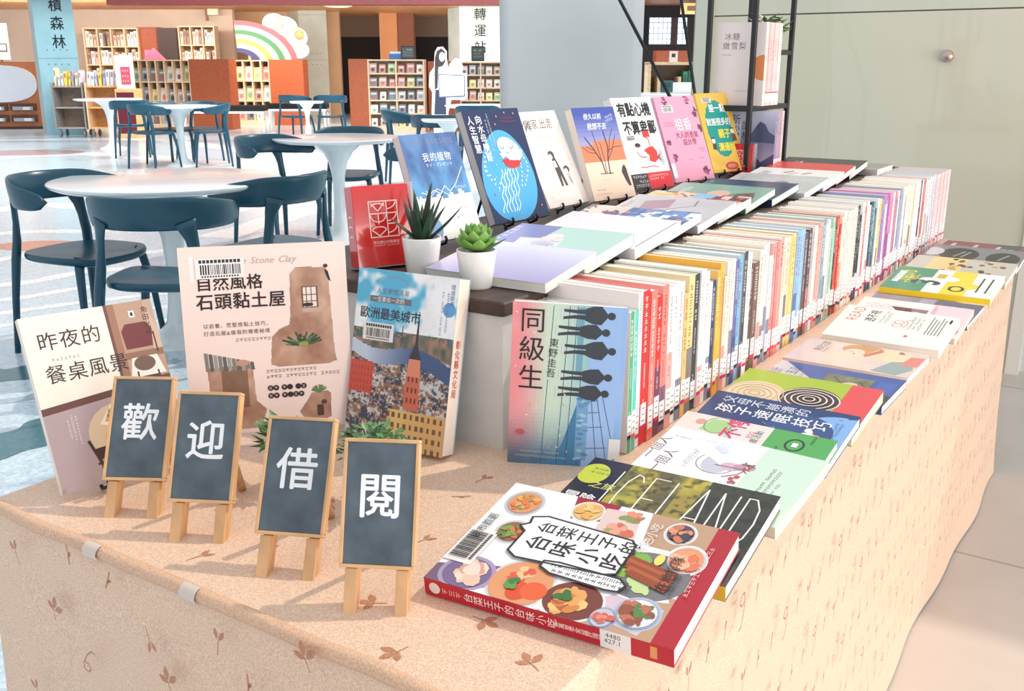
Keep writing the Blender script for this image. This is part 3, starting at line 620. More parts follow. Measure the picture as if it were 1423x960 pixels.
A.poly([(.865, .86), (.885, .845), (.90, .79), (.885, .80), (.87, .835)], (50, 46, 50)); A.ell(.872, .875, .014, .012, (70, 54, 50))
tc = (52, 38, 38); A.text('自然風格', .09, .775, .098, tc, bold=.016, gap=.02); A.text('石頭黏土屋', .085, .675, .105, tc, bold=.016, gap=.02); A.text('The Stone Clay', .30, .905, .058, (196, 172, 168), slant=.35)
A.text('以岩養、荒墅感黏土技巧，', .115, .575, .031, (96, 78, 76), gap=.10); A.text('打造石屋&植栽的療癒秘境', .115, .535, .031, (96, 78, 76), gap=.10); A.marks(.30, .495, 9, .024, (120, 100, 98), seed=3)
A.marks(.47, .315, 13, .024, (110, 92, 92), seed=8); A.marks(.47, .285, 19, .024, (110, 92, 92), seed=9)
for j, (n, y) in enumerate(((3, .232), (3, .190))):
    for i, k in enumerate(((2, 2, 2), (2, 4))[j]):
        for q in range(k): A.ell(.49 + .085 * i + .034 * q, y, .018, .018, (58, 44, 46), 14)
A.layer(5)
for j, y in enumerate((.232, .190)):
    for i, k in enumerate(((2, 2, 2), (2, 4))[j]):
        for q in range(k): A.marks(.48 + .085 * i + .034 * q, y - .008, 1, .02, (240, 222, 216), seed=i + q)
A.barcode(.095, .835, .29, .125, 5); A.layer(2); A.rect(.062, .82, .085, .955, (246, 236, 232))
M = quadM(-1.063, .808, .742, .845, .107, .014); book('pale pink craft book of stone clay houses standing on a black easel', M, W, H, .014, (246, 222, 212), None, A, 'L', mat='print_matte')
stand_for('the pale pink stone clay book', M, W, H, 0, .107, .02, TZ, (.25, .72))

# --- european cities
W, H = .162, .24; A = Art(W, H); A.layer(1)
def city(x, y):
    r = hn(x * 90, y * 130, 3)
    if y > .66:
        k = fbm(x * 5 + 2, y * 6, 2); c = mixc((92, 178, 214), (246, 246, 248), (k - .40) * 6 + .3 * (.98 - y) * 3)
        return mixc(c, (214, 214, 220), .6 * max(0, fbm(x * 7, y * 8, 9) - .45) * 2 if k > .5 else 0)
    yy = y + .03 * sin(x * 7) - x * .02
    if yy > .615: return mixc((84, 104, 120), (70, 110, 84), hn(x * 30, y * 30, 2)) if r < .6 else (176, 120, 104)
    if .52 - .12 * x < yy < .60 - .10 * x: return mixc((70, 92, 132), (196, 208, 226), max(0, min(1, (.5 - x) * 2 + .3)))
    if yy > .52: return mixc((66, 92, 80), (180, 130, 110), hn(x * 24, y * 24, 6))
    if x < .24 and .29 < y < .47: return mixc((204, 84, 70), (120, 60, 60), .5 * (int(x * 60) % 2) * (int(y * 50) % 2))
    if y < .22 and x > .42: b = (int(x * 34) % 2 == 0 and int(y * 34) % 2 == 0); return (120, 92, 66) if b else mixc((226, 192, 122), (198, 134, 92), hn(x * 6, 1, 4))
    k = .6 * hn(x * 16, y * 26, 5) + .4 * hn(x * 40, y * 60, 8); base = (72, 76, 92) if k < .45 else ((150, 112, 92) if k < .62 else ((190, 196, 200) if k < .8 else (96, 90, 98)))
    return mixc(base, (232, 224, 214), .55 if r > .72 else (.0 if r > .3 else -.0))
A.raster(92, 136, city)
A.layer(2); A.poly([(.57, .23), (.72, .23), (.715, .42), (.575, .42)], (206, 112, 88)); A.poly([(.575, .42), (.715, .42), (.70, .52), (.59, .52)], (222, 138, 112)); A.poly([(.585, .52), (.705, .52), (.665, .60), (.655, .79), (.648, .79), (.635, .60)], (60, 58, 70)); A.rect(.495, .58, .505, .70, (90, 80, 90))
A.layer(3)
for i in range(3):
    for j in range(3): A.rect(.595 + .04 * i, .27 + .06 * j, .612 + .04 * i, .30 + .06 * j, (120, 60, 54))
A.text('歐洲最美城市', .05, .72, .105, (60, 56, 62), bold=.016, gap=-.02); A.layer(3); A.rect(.14, .815, .56, .85, (112, 112, 118)); A.layer(4); A.text('一生要去一次的', .17, .820, .046, (240, 240, 240)); A.text('人生夢想清單', .20, .865, .055, (110, 112, 118), gap=.02); A.ring(.36, .90, .19, .10, .006, (150, 150, 156), 18, 20, 160)
A.marks(.90, .92, 12, .028, (120, 136, 160), True, seed=5); A.marks(.85, .92, 14, .026, (140, 150, 170), True, seed=6); A.text('環遊歐美', .93, .965, .045, (90, 120, 160), vert=True)
A.layer(3); A.barcode(.10, .595, .31, .15, 8); A.layer(3); A.ell(.93, .82, .06, .06, (100, 160, 210))
fa = Art(.030, H, 'print_matte'); fa.layer(1); fa.text('彰化縣文化局', .30, .66, .42, (190, 60, 66), vert=True, bold=.02, gap=.05)
M = quadM(-.918, .950, TZ + .030 * sin(.225), .10, .225, .030); book('thick travel book of european cities leaning on the white riser front', M, W, H, .030, (150, 180, 205), None, A, 'R', page=(240, 222, 206), foreart=fa)

# --- classmates, first of the upright row
W, H = .148, .219; A = Art(W, H); A.layer(1)
def cls(x, y):
    c = mixc((240, 150, 156), (206, 226, 206), (x - .10) / .22); c = mixc(c, (150, 196, 206), (x - .42) / .3); c = mixc(c, (156, 190, 240), (x - .66) / .2)
    d = mixc((96, 112, 130), (60, 130, 180), x * 1.6); k = max(0, .42 - y + (.18 if x < .3 else 0) * 0) / .42
    c = mixc(c, d, k * k * 1.25 if x < .62 else k * .35); return mixc(c, (250, 240, 226), .25 * (hn(x * 12, y * 14, 3) - .4))
A.raster(30, 40, cls); A.layer(2); A.poly([(.36, 0), (.66, 0), (.66, .46), (.60, .40), (.48, .14)], (70, 132, 176)); A.poly([(.66, 0), (.93, 0), (.96, 1), (.70, 1)], (160, 194, 240))
A.layer(3); gc = (58, 84, 110)
for x0, x1 in ((.30, .36), (.44, .50), (.52, .57), (.62, .62)): A.line([(x0, .02), (x1, .99)], .006, gc)
for i in range(3): A.line([(.72 + .05 * i, .46), (.80 + .09 * i, .02)], .006, gc)
for y in (.12, .25, .34, .41): A.line([(.60, y), (.76 + (.46 - y) * .35, y + .02)], .006, gc)
A.rect(.60, .05, .70, .46, (120, 168, 206)); A.rect(.575, .60, .63, .985, (120, 170, 190)); A.layer(4); rr = random.Random(3)
for i in range(28): A.ell(.65 + rr.uniform(-.04, .04), rr.uniform(.05, .45), .03, .012, rr.choice(((84, 140, 186), (160, 200, 226), (104, 150, 190))), 8)
pc = (66, 72, 80)
for y, L, hx in ((.945, 1, .86), (.845, .8, .82), (.735, 1, .88), (.575, .85, .86), (.475, .85, .84)):
    A.ell(hx, y, .036, .034, pc, 12); k_ = .056 * L; q_ = 148 / 219
    A.poly([(hx - .03, y - .008), (hx - .055, y - .03 * L), (hx - .085, y - k_), (hx - .16, y - k_ * .92), (hx - .225, y - k_ * .62), (hx - .225, y + k_ * .62), (hx - .16, y + k_ * .92), (hx - .085, y + k_), (hx - .055, y + .03 * L), (hx - .03, y + .008)], pc)
    A.poly([(hx - .22, y - k_ * .55), (hx - .22, y - .003), (hx - .32, y - .006), (hx - .42, y - .018), (hx - .42, y - .034), (hx - .32, y - .026)], pc); A.poly([(hx - .22, y + .003), (hx - .22, y + k_ * .55), (hx - .31, y + .026), (hx - .41, y + .028), (hx - .41, y + .012), (hx - .31, y + .006)], pc)
    A.rect(hx - .435, y - .032, hx - .415, y + .026, (210, 220, 226))
for i in range(26): x, y = rr.uniform(.02, .55), rr.uniform(.02, .98); A.ell(x, y, .014, .006, rr.choice(((252, 214, 214), (250, 236, 220), (236, 170, 176))), 6, rr.random() * 3)
A.layer(5); A.text('同級生', .065, .985, .235, (46, 44, 46), vert=True, gap=.10); A.text('東野圭吾', .335, .80, .086, (64, 62, 64), vert=True, gap=.06, rot=-.06); A.ell(.105, .20, .045, .03, (196, 90, 96), 6); A.marks(.07, .075, 18, .022, (220, 214, 210), seed=2); A.marks(.07, .045, 21, .022, (220, 214, 210), seed=3); A.layer(4); A.rect(.90, .02, 1, .20, (238, 236, 236)); A.rect(.90, .02, 1, .035, (220, 40, 110)); A.layer(5); A.marks(.93, .08, 3, .04, (90, 80, 84), True)
book('blue and pink novel with five dark silhouettes, at the front of the upright row', quadM(-.686, 1.017, TZ + .014 * sin(.04), .44, .04, .014, -.03), W, H, .014, (200, 190, 200), (110, 170, 230), A, 'L')

# --- on the riser, facing the aisle
def night_rain(W, H):
    A = Art(W, H); A.layer(1)
    def f(x, y):
        k = fbm(x * 5, y * 4, 5); c = mixc((64, 84, 132), (110, 150, 200), k * 1.3); c = mixc(c, (96, 190, 226), max(0, .5 - abs(y - .42)) * k * 1.3)
        e = .33 + .10 * fbm(x * 6, 1, 2) + .06 * hn(x * 14, y * 9); return (244, 240, 236) if y < e else c
    A.raster(30, 42, f); A.layer(2); A.text('Mon present', .10, .90, .15, (120, 130, 158)); A.text('我的植物', .30, .74, .12, (240, 240, 244), gap=.08); A.text('マイ・プレゼント', .32, .685, .055, (230, 234, 244), gap=.1)
    A.line([(.12, .46), (.25, .43), (.34, .47), (.45, .43), (.55, .50), (.62, .44), (.75, .50), (.95, .66)], .010, (240, 240, 236)); A.line([(.2, .47), (.28, .42), (.4, .48), (.6, .40)], .008, (240, 240, 236)); A.marks(.72, .46, 6, .035, (220, 226, 240)); A.ell(.20, .12, .12, .14, (130, 166, 206)); A.blobs(.5, .25, .35, .16, ((214, 200, 190), (150, 150, 170)), 14, .012, 3); return A
def jelly(W, H):
    A = Art(W, H); A.layer(1); A.rect(0, 0, 1, 1, (46, 56, 92)); A.layer(2); rr = random.Random(9)
    P = []
    for i in range(36):
        a = 2 * pi * i / 36; rx = .46; ry = .41 * (1.0 if sin(a) < 0 else 1.0); P.append((.48 + rx * cos(a) * (1 - .16 * sin(a)) + .05 * sin(a), .40 + ry * sin(a)))
    A.poly(P, (86, 172, 226)); A.layer(3); w = (240, 246, 250)
    for k in range(6):
        pts = [(.38 + .055 * k + .02 * sin(i * 1.3 + k) - i * .012, .46 - i * .027) for i in range(15)]; A.line(pts, .012, w)
    for x0, dx in ((.20, -.10), (.28, -.16), (.76, .10), (.68, .06)):
        for i in range(9): A.ell(x0 + dx * sin(i * .45), .62 - i * .04, .018, .011, rr.choice((w, (236, 206, 214))), 8, i * .6)
    for i in range(30): a = rr.random() * 6.28; A.ell(.48 + .40 * rr.random() * cos(a), .40 + .36 * rr.random() * sin(a), .010, .010, (176, 220, 244), 6)
    A.layer(4); A.poly([(.44, .54), (.50, .475), (.60, .455), (.72, .475), (.78, .53), (.6, .56)], (226, 62, 66)); A.layer(5)
    A.ell(.62, .635, .20, .135, w, 26, -.45); A.poly([(.42, .60), (.46, .55), (.52, .575), (.58, .53), (.66, .56), (.74, .52), (.83, .56), (.84, .62)], w); A.layer(6)
    for x, y in ((.50, .67), (.66, .665)): A.ring(x, y, .042, .040, .010, (60, 70, 100), 10, 180, 360)
    A.ring(.575, .61, .022, .022, .009, (60, 70, 100), 8, 180, 360)
    A.text('人生智慧', .035, .95, .115, (242, 242, 246), vert=True, bold=.012); A.text('向水母學習', .175, .955, .115, (242, 242, 246), vert=True, bold=.012); A.marks(.33, .96, 13, .036, (200, 206, 222), True, seed=2); A.marks(.38, .96, 11, .036, (200, 206, 222), True, seed=3); A.marks(.62, .90, 8, .03, (170, 72, 84)); A.marks(.62, .87, 9, .03, (170, 72, 84), seed=4)
    for x, y in ((.88, .95), (.72, .96), (.5, .86), (.9, .1), (.15, .25), (.56, .93)): A.ell(x, y, .016, .014, (200, 120, 140), 10)
    return A
def runaway(W, H):
    A = Art(W, H, 'print_matte'); A.layer(1); g = (86, 78, 78); A.line([(.10, .85), (.16, .90), (.14, .80), (.24, .88), (.26, .79)], .012, g); A.text('離家,出走', .14, .815, .165, g, slant=.15, sx=.95); A.marks(.34, .715, 9, .036, (150, 136, 132), seed=4)
    A.ell(.50, .535, .075, .06, g); A.poly([(.43, .54), (.55, .55), (.60, .40), (.52, .40)], g); A.poly([(.44, .47), (.54, .47), (.56, .34), (.45, .34)], (236, 224, 218)); A.poly([(.47, .40), (.60, .40), (.64, .20), (.58, .20), (.55, .32), (.53, .20), (.48, .20)], g); A.ell(.74, .37, .07, .055, g); A.poly([(.70, .34), (.79, .34), (.80, .22), (.71, .22)], (200, 188, 182)); A.layer(2); A.ell(.47, .515, .045, .042, (240, 226, 218)); A.ell(.72, .355, .04, .036, (240, 226, 218))
    for x, y in ((.46, .45), (.55, .38), (.74, .29)): A.line([(x, y), (x + .03, y - .09)], .010, g)
    A.marks(.40, .20, 3, .03, (190, 178, 172)); A.marks(.08, .09, 4, .03, (190, 178, 172)); A.marks(.12, .05, 10, .025, (200, 190, 184)); A.marks(.90, .56, 11, .024, (190, 178, 172), True, seed=8); return A
def desert(W, H):
    A = Art(W, H); A.layer(1); A.raster(10, 22, lambda x, y: mixc((158, 160, 206), (74, 90, 168), (y - .62) * 3.2) if y > .60 + .05 * x else ((222, 134, 98) if y > .40 + .03 * sin(x * 3) else mixc((240, 206, 184), (244, 220, 200), y)))
    A.layer(2); b = (84, 68, 66)
    for pts, wd in (([(.42, .28), (.40, .40), (.28, .55), (.14, .68)], .026), ([(.40, .40), (.38, .55), (.34, .74)], .016), ([(.30, .53), (.12, .58)], .012), ([(.33, .50), (.16, .52), (.04, .58)], .012), ([(.52, .27), (.55, .42), (.62, .56), (.60, .74)], .026), ([(.55, .42), (.70, .52), (.86, .68)], .014), ([(.60, .52), (.78, .56), (.96, .56)], .012), ([(.45, .28), (.47, .44), (.46, .62)], .014), ([(.62, .5), (.72, .66), (.84, .76)], .012), ([(.30, .28), (.60, .275)], .014)): A.line(pts, wd, b)
    A.poly([(.80, .28), (.84, .33), (.90, .36), (.93, .31), (.94, .22), (.96, .12), (.90, .12), (.85, .18)], (78, 64, 70)); A.text('很久以前', .22, .87, .105, (244, 244, 250), slant=.2, bold=.01); A.text('我想不去', .25, .76, .115, (244, 244, 250), slant=.2, bold=.012); A.marks(.74, .86, 4, .05, (230, 230, 244), rot=.3); A.marks(.73, .82, 4, .05, (230, 230, 244), rot=.3, seed=3); A.marks(.12, .10, 8, .03, (170, 130, 112)); A.marks(.08, .055, 14, .026, (190, 150, 130), seed=3); A.marks(.3, .2, 7, .03, (222, 186, 166), seed=5); return A
def scheme(W, H):
    A = Art(W, H); A.layer(1); A.rect(.0, 0, 1, .175, (222, 52, 58)); A.rect(0, .0, .40, .175, (62, 54, 58)); k = (40, 38, 40); A.text('有點心機', .10, .80, .235, k, bold=.035, sx=.88, gap=-.02); A.text('不算卑鄙', .13, .60, .235, k, bold=.035, sx=.88, gap=-.02); A.barcode(.13, .53, .22, .085, 6)
    r = (216, 66, 62); A.rect(.55, .56, .72, .63, r); A.poly([(.48, .42), (.58, .36), (.56, .30), (.68, .28), (.78, .31), (.80, .40), (.72, .46), (.60, .45)], r); A.ring(.46, .40, .14, .08, .018, r, 12, 170, 290); A.line([(.66, .46), (.66, .54), (.60, .56)], .02, r)
    for i in range(7): A.line([(.78, .33), (.90 + .02 * (i % 2), .24 + .03 * i)], .012, (120, 92, 96))
    A.line([(.30, .245), (.42, .235), (.60, .245), (.74, .225)], .014, r); A.ell(.36, .48, .07, .035, (72, 60, 64)); A.layer(2); A.marks(.04, .125, 6, .055, (226, 220, 220)); A.marks(.06, .075, 6, .055, (226, 220, 220), seed=2); A.marks(.06, .03, 6, .055, (226, 220, 220), seed=3)
    A.marks(.44, .125, 11, .045, (250, 220, 214), seed=5); A.marks(.44, .09, 8, .045, (250, 220, 214), seed=7); A.marks(.84, .5, 5, .022, (180, 176, 176)); A.marks(.84, .47, 5, .022, (180, 176, 176), seed=3); return A
def pinkb(W, H):
    A = Art(W, H); A.layer(1); rr = random.Random(5); d = ((120, 62, 92), (150, 84, 116), (96, 56, 78), (196, 110, 140))
    for bx, by, n, s in ((.25, .97, 14, .09), (.78, .97, 14, .1), (.95, .80, 12, .08), (.96, .62, 8, .06), (.16, .28, 14, .05), (.83, .10, 14, .07), (.10, .46, 8, .04)):
        for i in range(n): a = rr.random() * 6.28; A.ell(bx + s * cos(a) * rr.random(), by + s * .8 * sin(a) * rr.random(), .045, .016, rr.choice(d), 8, rr.random() * 3)
    A.barcode(.13, .81, .27, .12, 3); A.layer(2); A.text('祖香', .34, .60, .21, (250, 226, 232), bold=.01); A.text('大人的香氣', .30, .505, .115, (148, 66, 98)); A.text('設計學', .44, .42, .115, (148, 66, 98)); A.marks(.10, .68, 7, .03, (190, 96, 128)); A.marks(.10, .65, 8, .03, (190, 96, 128), seed=3); A.marks(.78, .36, 6, .026, (180, 92, 122)); A.marks(.78, .33, 7, .026, (180, 92, 122), seed=2); A.marks(.46, .24, 5, .022, (190, 96, 128)); A.rect(0, .05, .09, .22, (240, 236, 236)); A.marks(.74, .25, 6, .022, (190, 96, 128)); return A
def yellowb(W, H):
    A = Art(W, H); A.layer(1); rr = random.Random(2); A.poly([(.50 + (.37 + .02 * (i % 2)) * cos(i * pi / 20), .55 + (.355 + .012 * (i % 2)) * sin(i * pi / 20)) for i in range(40)], (48, 158, 146)); A.ell(.60, .07, .20, .055 * 1.4, (214, 70, 62)); A.layer(2)
    w = (246, 246, 240); A.text('差一點', .30, .76, .17, w, bold=.02, gap=-.02); A.text('就差很多的', .14, .59, .155, w, bold=.02, gap=-.06); A.text('親子', .42, .43, .185, (246, 224, 74), bold=.03); A.text('溝通術', .34, .265, .17, (246, 224, 74), bold=.03, gap=-.04); A.ell(.22, .40, .055, .05, (244, 236, 226)); A.ell(.86, .51, .055, .05, (244, 236, 226)); A.poly([(.82, .47), (.93, .47), (.95, .38), (.82, .38)], (150, 70, 60)); A.poly([(.17, .36), (.27, .36), (.28, .29), (.16, .29)], (90, 70, 60)); A.ell(.60, .07, .155, .05, (236, 120, 104)); A.layer(3); A.ell(.22, .425, .058, .026, (60, 46, 44), 12, 0, 0, 180); A.ell(.86, .535, .058, .026, (60, 46, 44), 12, 0, 0, 180); A.marks(.49, .06, 6, .035, (250, 230, 220)); A.layer(2); A.barcode(.16, .88, .28, .10, 4); A.marks(.92, .92, 12, .03, (190, 130, 60), True); return A
for key, lab, (x, y, yaw, lean, W, H), t, cov, fn, fore, pg in (
    ('the blue watercolour book', 'blue and white watercolour book on a black easel behind the aloe', (-1.010, 1.266, 1.47, .355, .136, .183), .016, (120, 150, 200), night_rain, 'L', (240, 214, 210)),
    ('the navy jellyfish book', 'navy book with a white jellyfish in a blue oval, on the riser', (-1.027, 1.486, 1.44, .402, .158, .219), .018, (44, 50, 80), jelly, 'L', (206, 196, 192)),
    ('the pale pink runaway book', 'pale pink book with two small grey figures beside the jellyfish book', (-1.055, 1.723, 1.512, .470, .148, .212), .013, (246, 230, 222), runaway, 'L', (244, 232, 226)),
    ('the desert tree book', 'blue and orange book with bare desert trees on the riser', (-1.030, 1.866, 1.36, .374, .140, .207), .019, (236, 208, 190), desert, 'L', (244, 234, 222)),
    ('the black lettered white book', 'white book with bold black lettering and a red lower band', (-1.037, 2.070, 1.37, .390, .152, .224), .020, (242, 238, 236), scheme, 'L', (246, 240, 236)),
    ('the pink fragrance book', 'pink book with dark flowers between the white and the yellow ones', (-1.038, 2.296, 1.33, .393, .162, .223), .015, (236, 160, 184), pinkb, 'L', (240, 170, 190)),
    ('the yellow parenting book', 'yellow book with a teal oval, last of those standing on the riser', (-1.048, 2.565, 1.33, .368, .149, .224), .015, (242, 196, 86), yellowb, 'L', (240, 210, 120))):
    z0 = RZ + .012 + t * sin(lean); M = quadM(x, y, z0, yaw, lean, t); book(lab, M, W, H, t, cov, mixc(cov, (255, 255, 255), .1), fn(W, H), fore, page=pg)
    stand_for(key, M, W, H, 0, lean, .012, RZ, (.28, .72), t + .010)

# ================================================================== THE UPRIGHT ROW
ONES = 'first second third fourth fifth sixth seventh eighth ninth tenth eleventh twelfth thirteenth fourteenth fifteenth sixteenth seventeenth eighteenth nineteenth'.split()
TENS = {2: 'twent', 3: 'thirt', 4: 'fort', 5: 'fift', 6: 'sixt', 7: 'sevent', 8: 'eight', 9: 'ninet'}
def ordinal(n):
    if n >= 100: return 'hundredth' if n == 100 else 'hundred and ' + ordinal(n - 100)
    if n < 20: return ONES[n - 1]
    return TENS[n // 10] + ('ieth' if n % 10 == 0 else 'y-' + ONES[n % 10 - 1])
def colname(c):
    r, g, b = c; mx, mn = max(c), min(c)
    if mn > 218: return 'white'
    if mx < 85: return 'black'
    if mx - mn < 26: return 'grey' if mx < 205 else 'off-white'
    if r >= g >= b:
        if r > 225 and b > 165: return 'cream' if g > 205 else 'pale pink'
        if g > 150 and b < 170: return 'yellow' if g > 195 else 'orange'
        return 'brown' if r < 170 else ('salmon' if b > 90 else 'red')
    if r >= b > g: return 'pink' if r > 180 else 'purple'
    if g >= r and g >= b: return 'green'
    if b >= g >= r: return 'pale blue' if r > 120 else ('teal' if b - g < 12 else 'navy blue')
    return 'lilac' if mx > 150 else 'purple'
SEQ = [(889, (92, 170, 120)), (897, (96, 184, 178)), (903, (240, 196, 200)), (914, (222, 52, 50)), (921, (242, 128, 118)), (935, (244, 242, 240)), (945, (236, 232, 228)), (952, (242, 182, 112)), (957, (188, 44, 74)), (963, (240, 212, 144)), (968, (66, 66, 70)), (985, (242, 240, 236)), (990, (152, 168, 184)), (994, (40, 60, 100)), (1003, (232, 172, 64)),
       (1012, (236, 216, 198)), (1020, (242, 238, 232)), (1025, (96, 96, 156)), (1030, (130, 182, 212)), (1035, (58, 60, 70)), (1042, (244, 242, 240)), (1050, (112, 84, 76)), (1060, (240, 226, 206)), (1072, (244, 240, 238)), (1083, (236, 150, 144)), (1093, (238, 212, 192)), (1104, (246, 206, 136)), (1117, (140, 184, 226)), (1123, (88, 76, 84)), (1127, (190, 180, 176)), (1133, (242, 238, 234)), (1138, (232, 172, 160)),
       (1145, (118, 150, 166)), (1152, (242, 240, 236)), (1158, (150, 190, 168)), (1162, (70, 44, 44)), (1166, (200, 70, 50)), (1187, (244, 226, 210)), (1194, (34, 38, 44)), (1198, (240, 238, 236)), (1202, (214, 90, 88)), (1206, (240, 236, 234)), (1210, (60, 66, 80)), (1214, (70, 150, 156)), (1218, (50, 64, 96)), (1222, (226, 190, 120)), (1226, (110, 120, 180)), (1231, (180, 110, 180)), (1236, (214, 140, 196)), (1242, (236, 134, 164)), (1248, (100, 110, 152)), (1256, (150, 160, 190)), (1262, (244, 230, 206)), (1267, (246, 220, 150)), (1273, (244, 242, 240)), (1279, (92, 50, 60)), (1285, (212, 112, 112)), (1292, (240, 242, 246)), (1296, (206, 222, 240)), (1400, (246, 208, 208))]
def proj_u(p):
    q = Vector((p[0], p[1], 0)); d = q.dot(FWD); l = q.dot(RGT); dz = p[2] - CAMZ
    return CXP + FPX * l / (d * cos(PITCH) - dz * sin(PITCH))
rr = random.Random(21); Y = 1.128; k = 1
while Y < 3.215:
    u = proj_u((-.565, Y, .87)); c = next(c for e, c in SEQ if u < e)
    rest = u > 1297
    if k <= 5: c = ((92, 170, 120), (96, 184, 178), (244, 224, 222), (222, 52, 50), (242, 128, 118))[k - 1]
    if u > 1195 and not rest and rr.random() < .25: c = (242, 238, 236)
    jit = rr.uniform(-10, 8); c = tuple(max(20, min(248, q + jit)) for q in c)
    if rest: c = rr.choice(((246, 212, 212), (248, 226, 224), (240, 190, 194), (244, 238, 240), (246, 216, 214)))
    t = rr.uniform(.0125, .020) if not rest else .0155
    if k <= 2: t = .012
    h = rr.choice((.208, .210, .210, .212, .204, .214, .19, .216)) if not rest else .21; w = rr.uniform(.143, .152) if h > .2 else .135
    if k in (1, 2): h, w = .198, .148
    if k in (3, 4): h, w = .219, .150
    cov = mixc(c, (246, 240, 234), rr.choice((.0, .3, .6, .85)))
    if k < 3: cov = (236, 232, 228)
    if k == 4: cov = (236, 84, 92)
    A = Art(t, h, 'print_matte'); A.layer(1); dark = sum(c) < 480; ink = (240, 238, 234) if dark else rr.choice(((52, 48, 52), (70, 60, 60), (40, 44, 60), (150, 60, 64)))
    if rr.random() < .35 and not rest: A.rect(0, 0, 1, rr.uniform(.3, .55), mixc(c, rr.choice(((250, 246, 240), (60, 70, 110), (226, 120, 110))), .6))
    A.layer(2); n = rr.randint(5, 9); sz = rr.uniform(.48, .66); A.marks(.5 - sz / 2, rr.uniform(.93, .97), n, sz, ink, True, seed=k); A.marks(.34, .95 - (n + 1) * sz * t / h, rr.randint(4, 8), .34, ink, True, seed=k + 50); A.marks(.30, .30, 3, .36, ink, True, seed=k + 9)
    b = book('%s spined upright book, %s from the front of the row' % (colname(c), ordinal(k)), quadM(-.5655 - w + rr.uniform(-.0015, .0015), Y, TZ + .001, 0, 0, t), w, h, t, cov, c, None, 'L', 'books standing upright in the long row', mat='print_matte', spart=A)
    lb = MB(); y0 = rr.uniform(.016, .028); y1 = y0 + rr.uniform(.028, .036); lb.box(w, w + .0003, y0, y1, t * .08, t * .92, (244, 242, 242), 'print_matte'); lb.box(w, w + .00032, y0 - .006, y0, t * .08, t * .92, rr.choice(((214, 44, 110), (214, 44, 110), (240, 110, 50), (40, 40, 50))), 'print_matte')
    for q in range(3): lb.box(w, w + .0004, y1 - .008 - q * .009, y1 - .006 - q * .009, t * .28, t * .72, (140, 134, 140), 'print_matte')
    lb.build('call_label', next(q for q in b.children if q.name.startswith('cover'))); Y += t + rr.uniform(.0004, .0012); k += 1
NROW = k - 1

# ================================================================== LYING BOOKS, SHINGLED
def shingle(items, z0, grp):
    # items near -> far: (Yn, w, t, Xr, h, yaw, builder); each leans on the next one's near edge
    n = len(items); slope = [0.] * n
    for i in range(n - 2, -1, -1):
        Yn, w, t = items[i][:3]; best = 0.
        for j in range(i + 1, n):
            Yj, wj, tj = items[j][:3]
            if Yj < Yn + w:
                for y in (Yj, min(Yn + w, Yj + wj)): best = max(best, (tj + .0012 + (y - Yj) * slope[j]) / max(.02, y - Yn))
        slope[i] = best
    for i, (Yn, w, t, Xr, h, yaw, fn) in enumerate(items):
        a = math.atan(slope[i]); u = Vector((-sin(yaw) * cos(a), cos(yaw) * cos(a), sin(a))); v = Vector((-cos(yaw), -sin(yaw), 0)); nn = u.cross(v)
        o = Vector((Xr, Yn, z0 + .001 + .0)); fn(Matrix(((u.x, v.x, nn.x, o.x), (u.y, v.y, nn.y, o.y), (u.z, v.z, nn.z, o.z), (0, 0, 0, 1))), w, h, t)
UP = -pi / 2     # print that reads towards the book's bottom edge
def dish(A, x, y, r, rim, inner, cols, seed, fl=.78, n=26, size=.02):
    L = A.L; A.ell(x, y, r, r * fl, rim, 28); A.layer(L + 1).ell(x, y, r * .88, r * fl * .88, mixc(rim, (120, 116, 120), .25), 28); A.layer(L + 2).ell(x, y, r * .80, r * fl * .80, inner, 24); A.layer(L + 3).blobs(x, y, r * .62, r * fl * .62, cols, n, size, seed); A.layer(L)
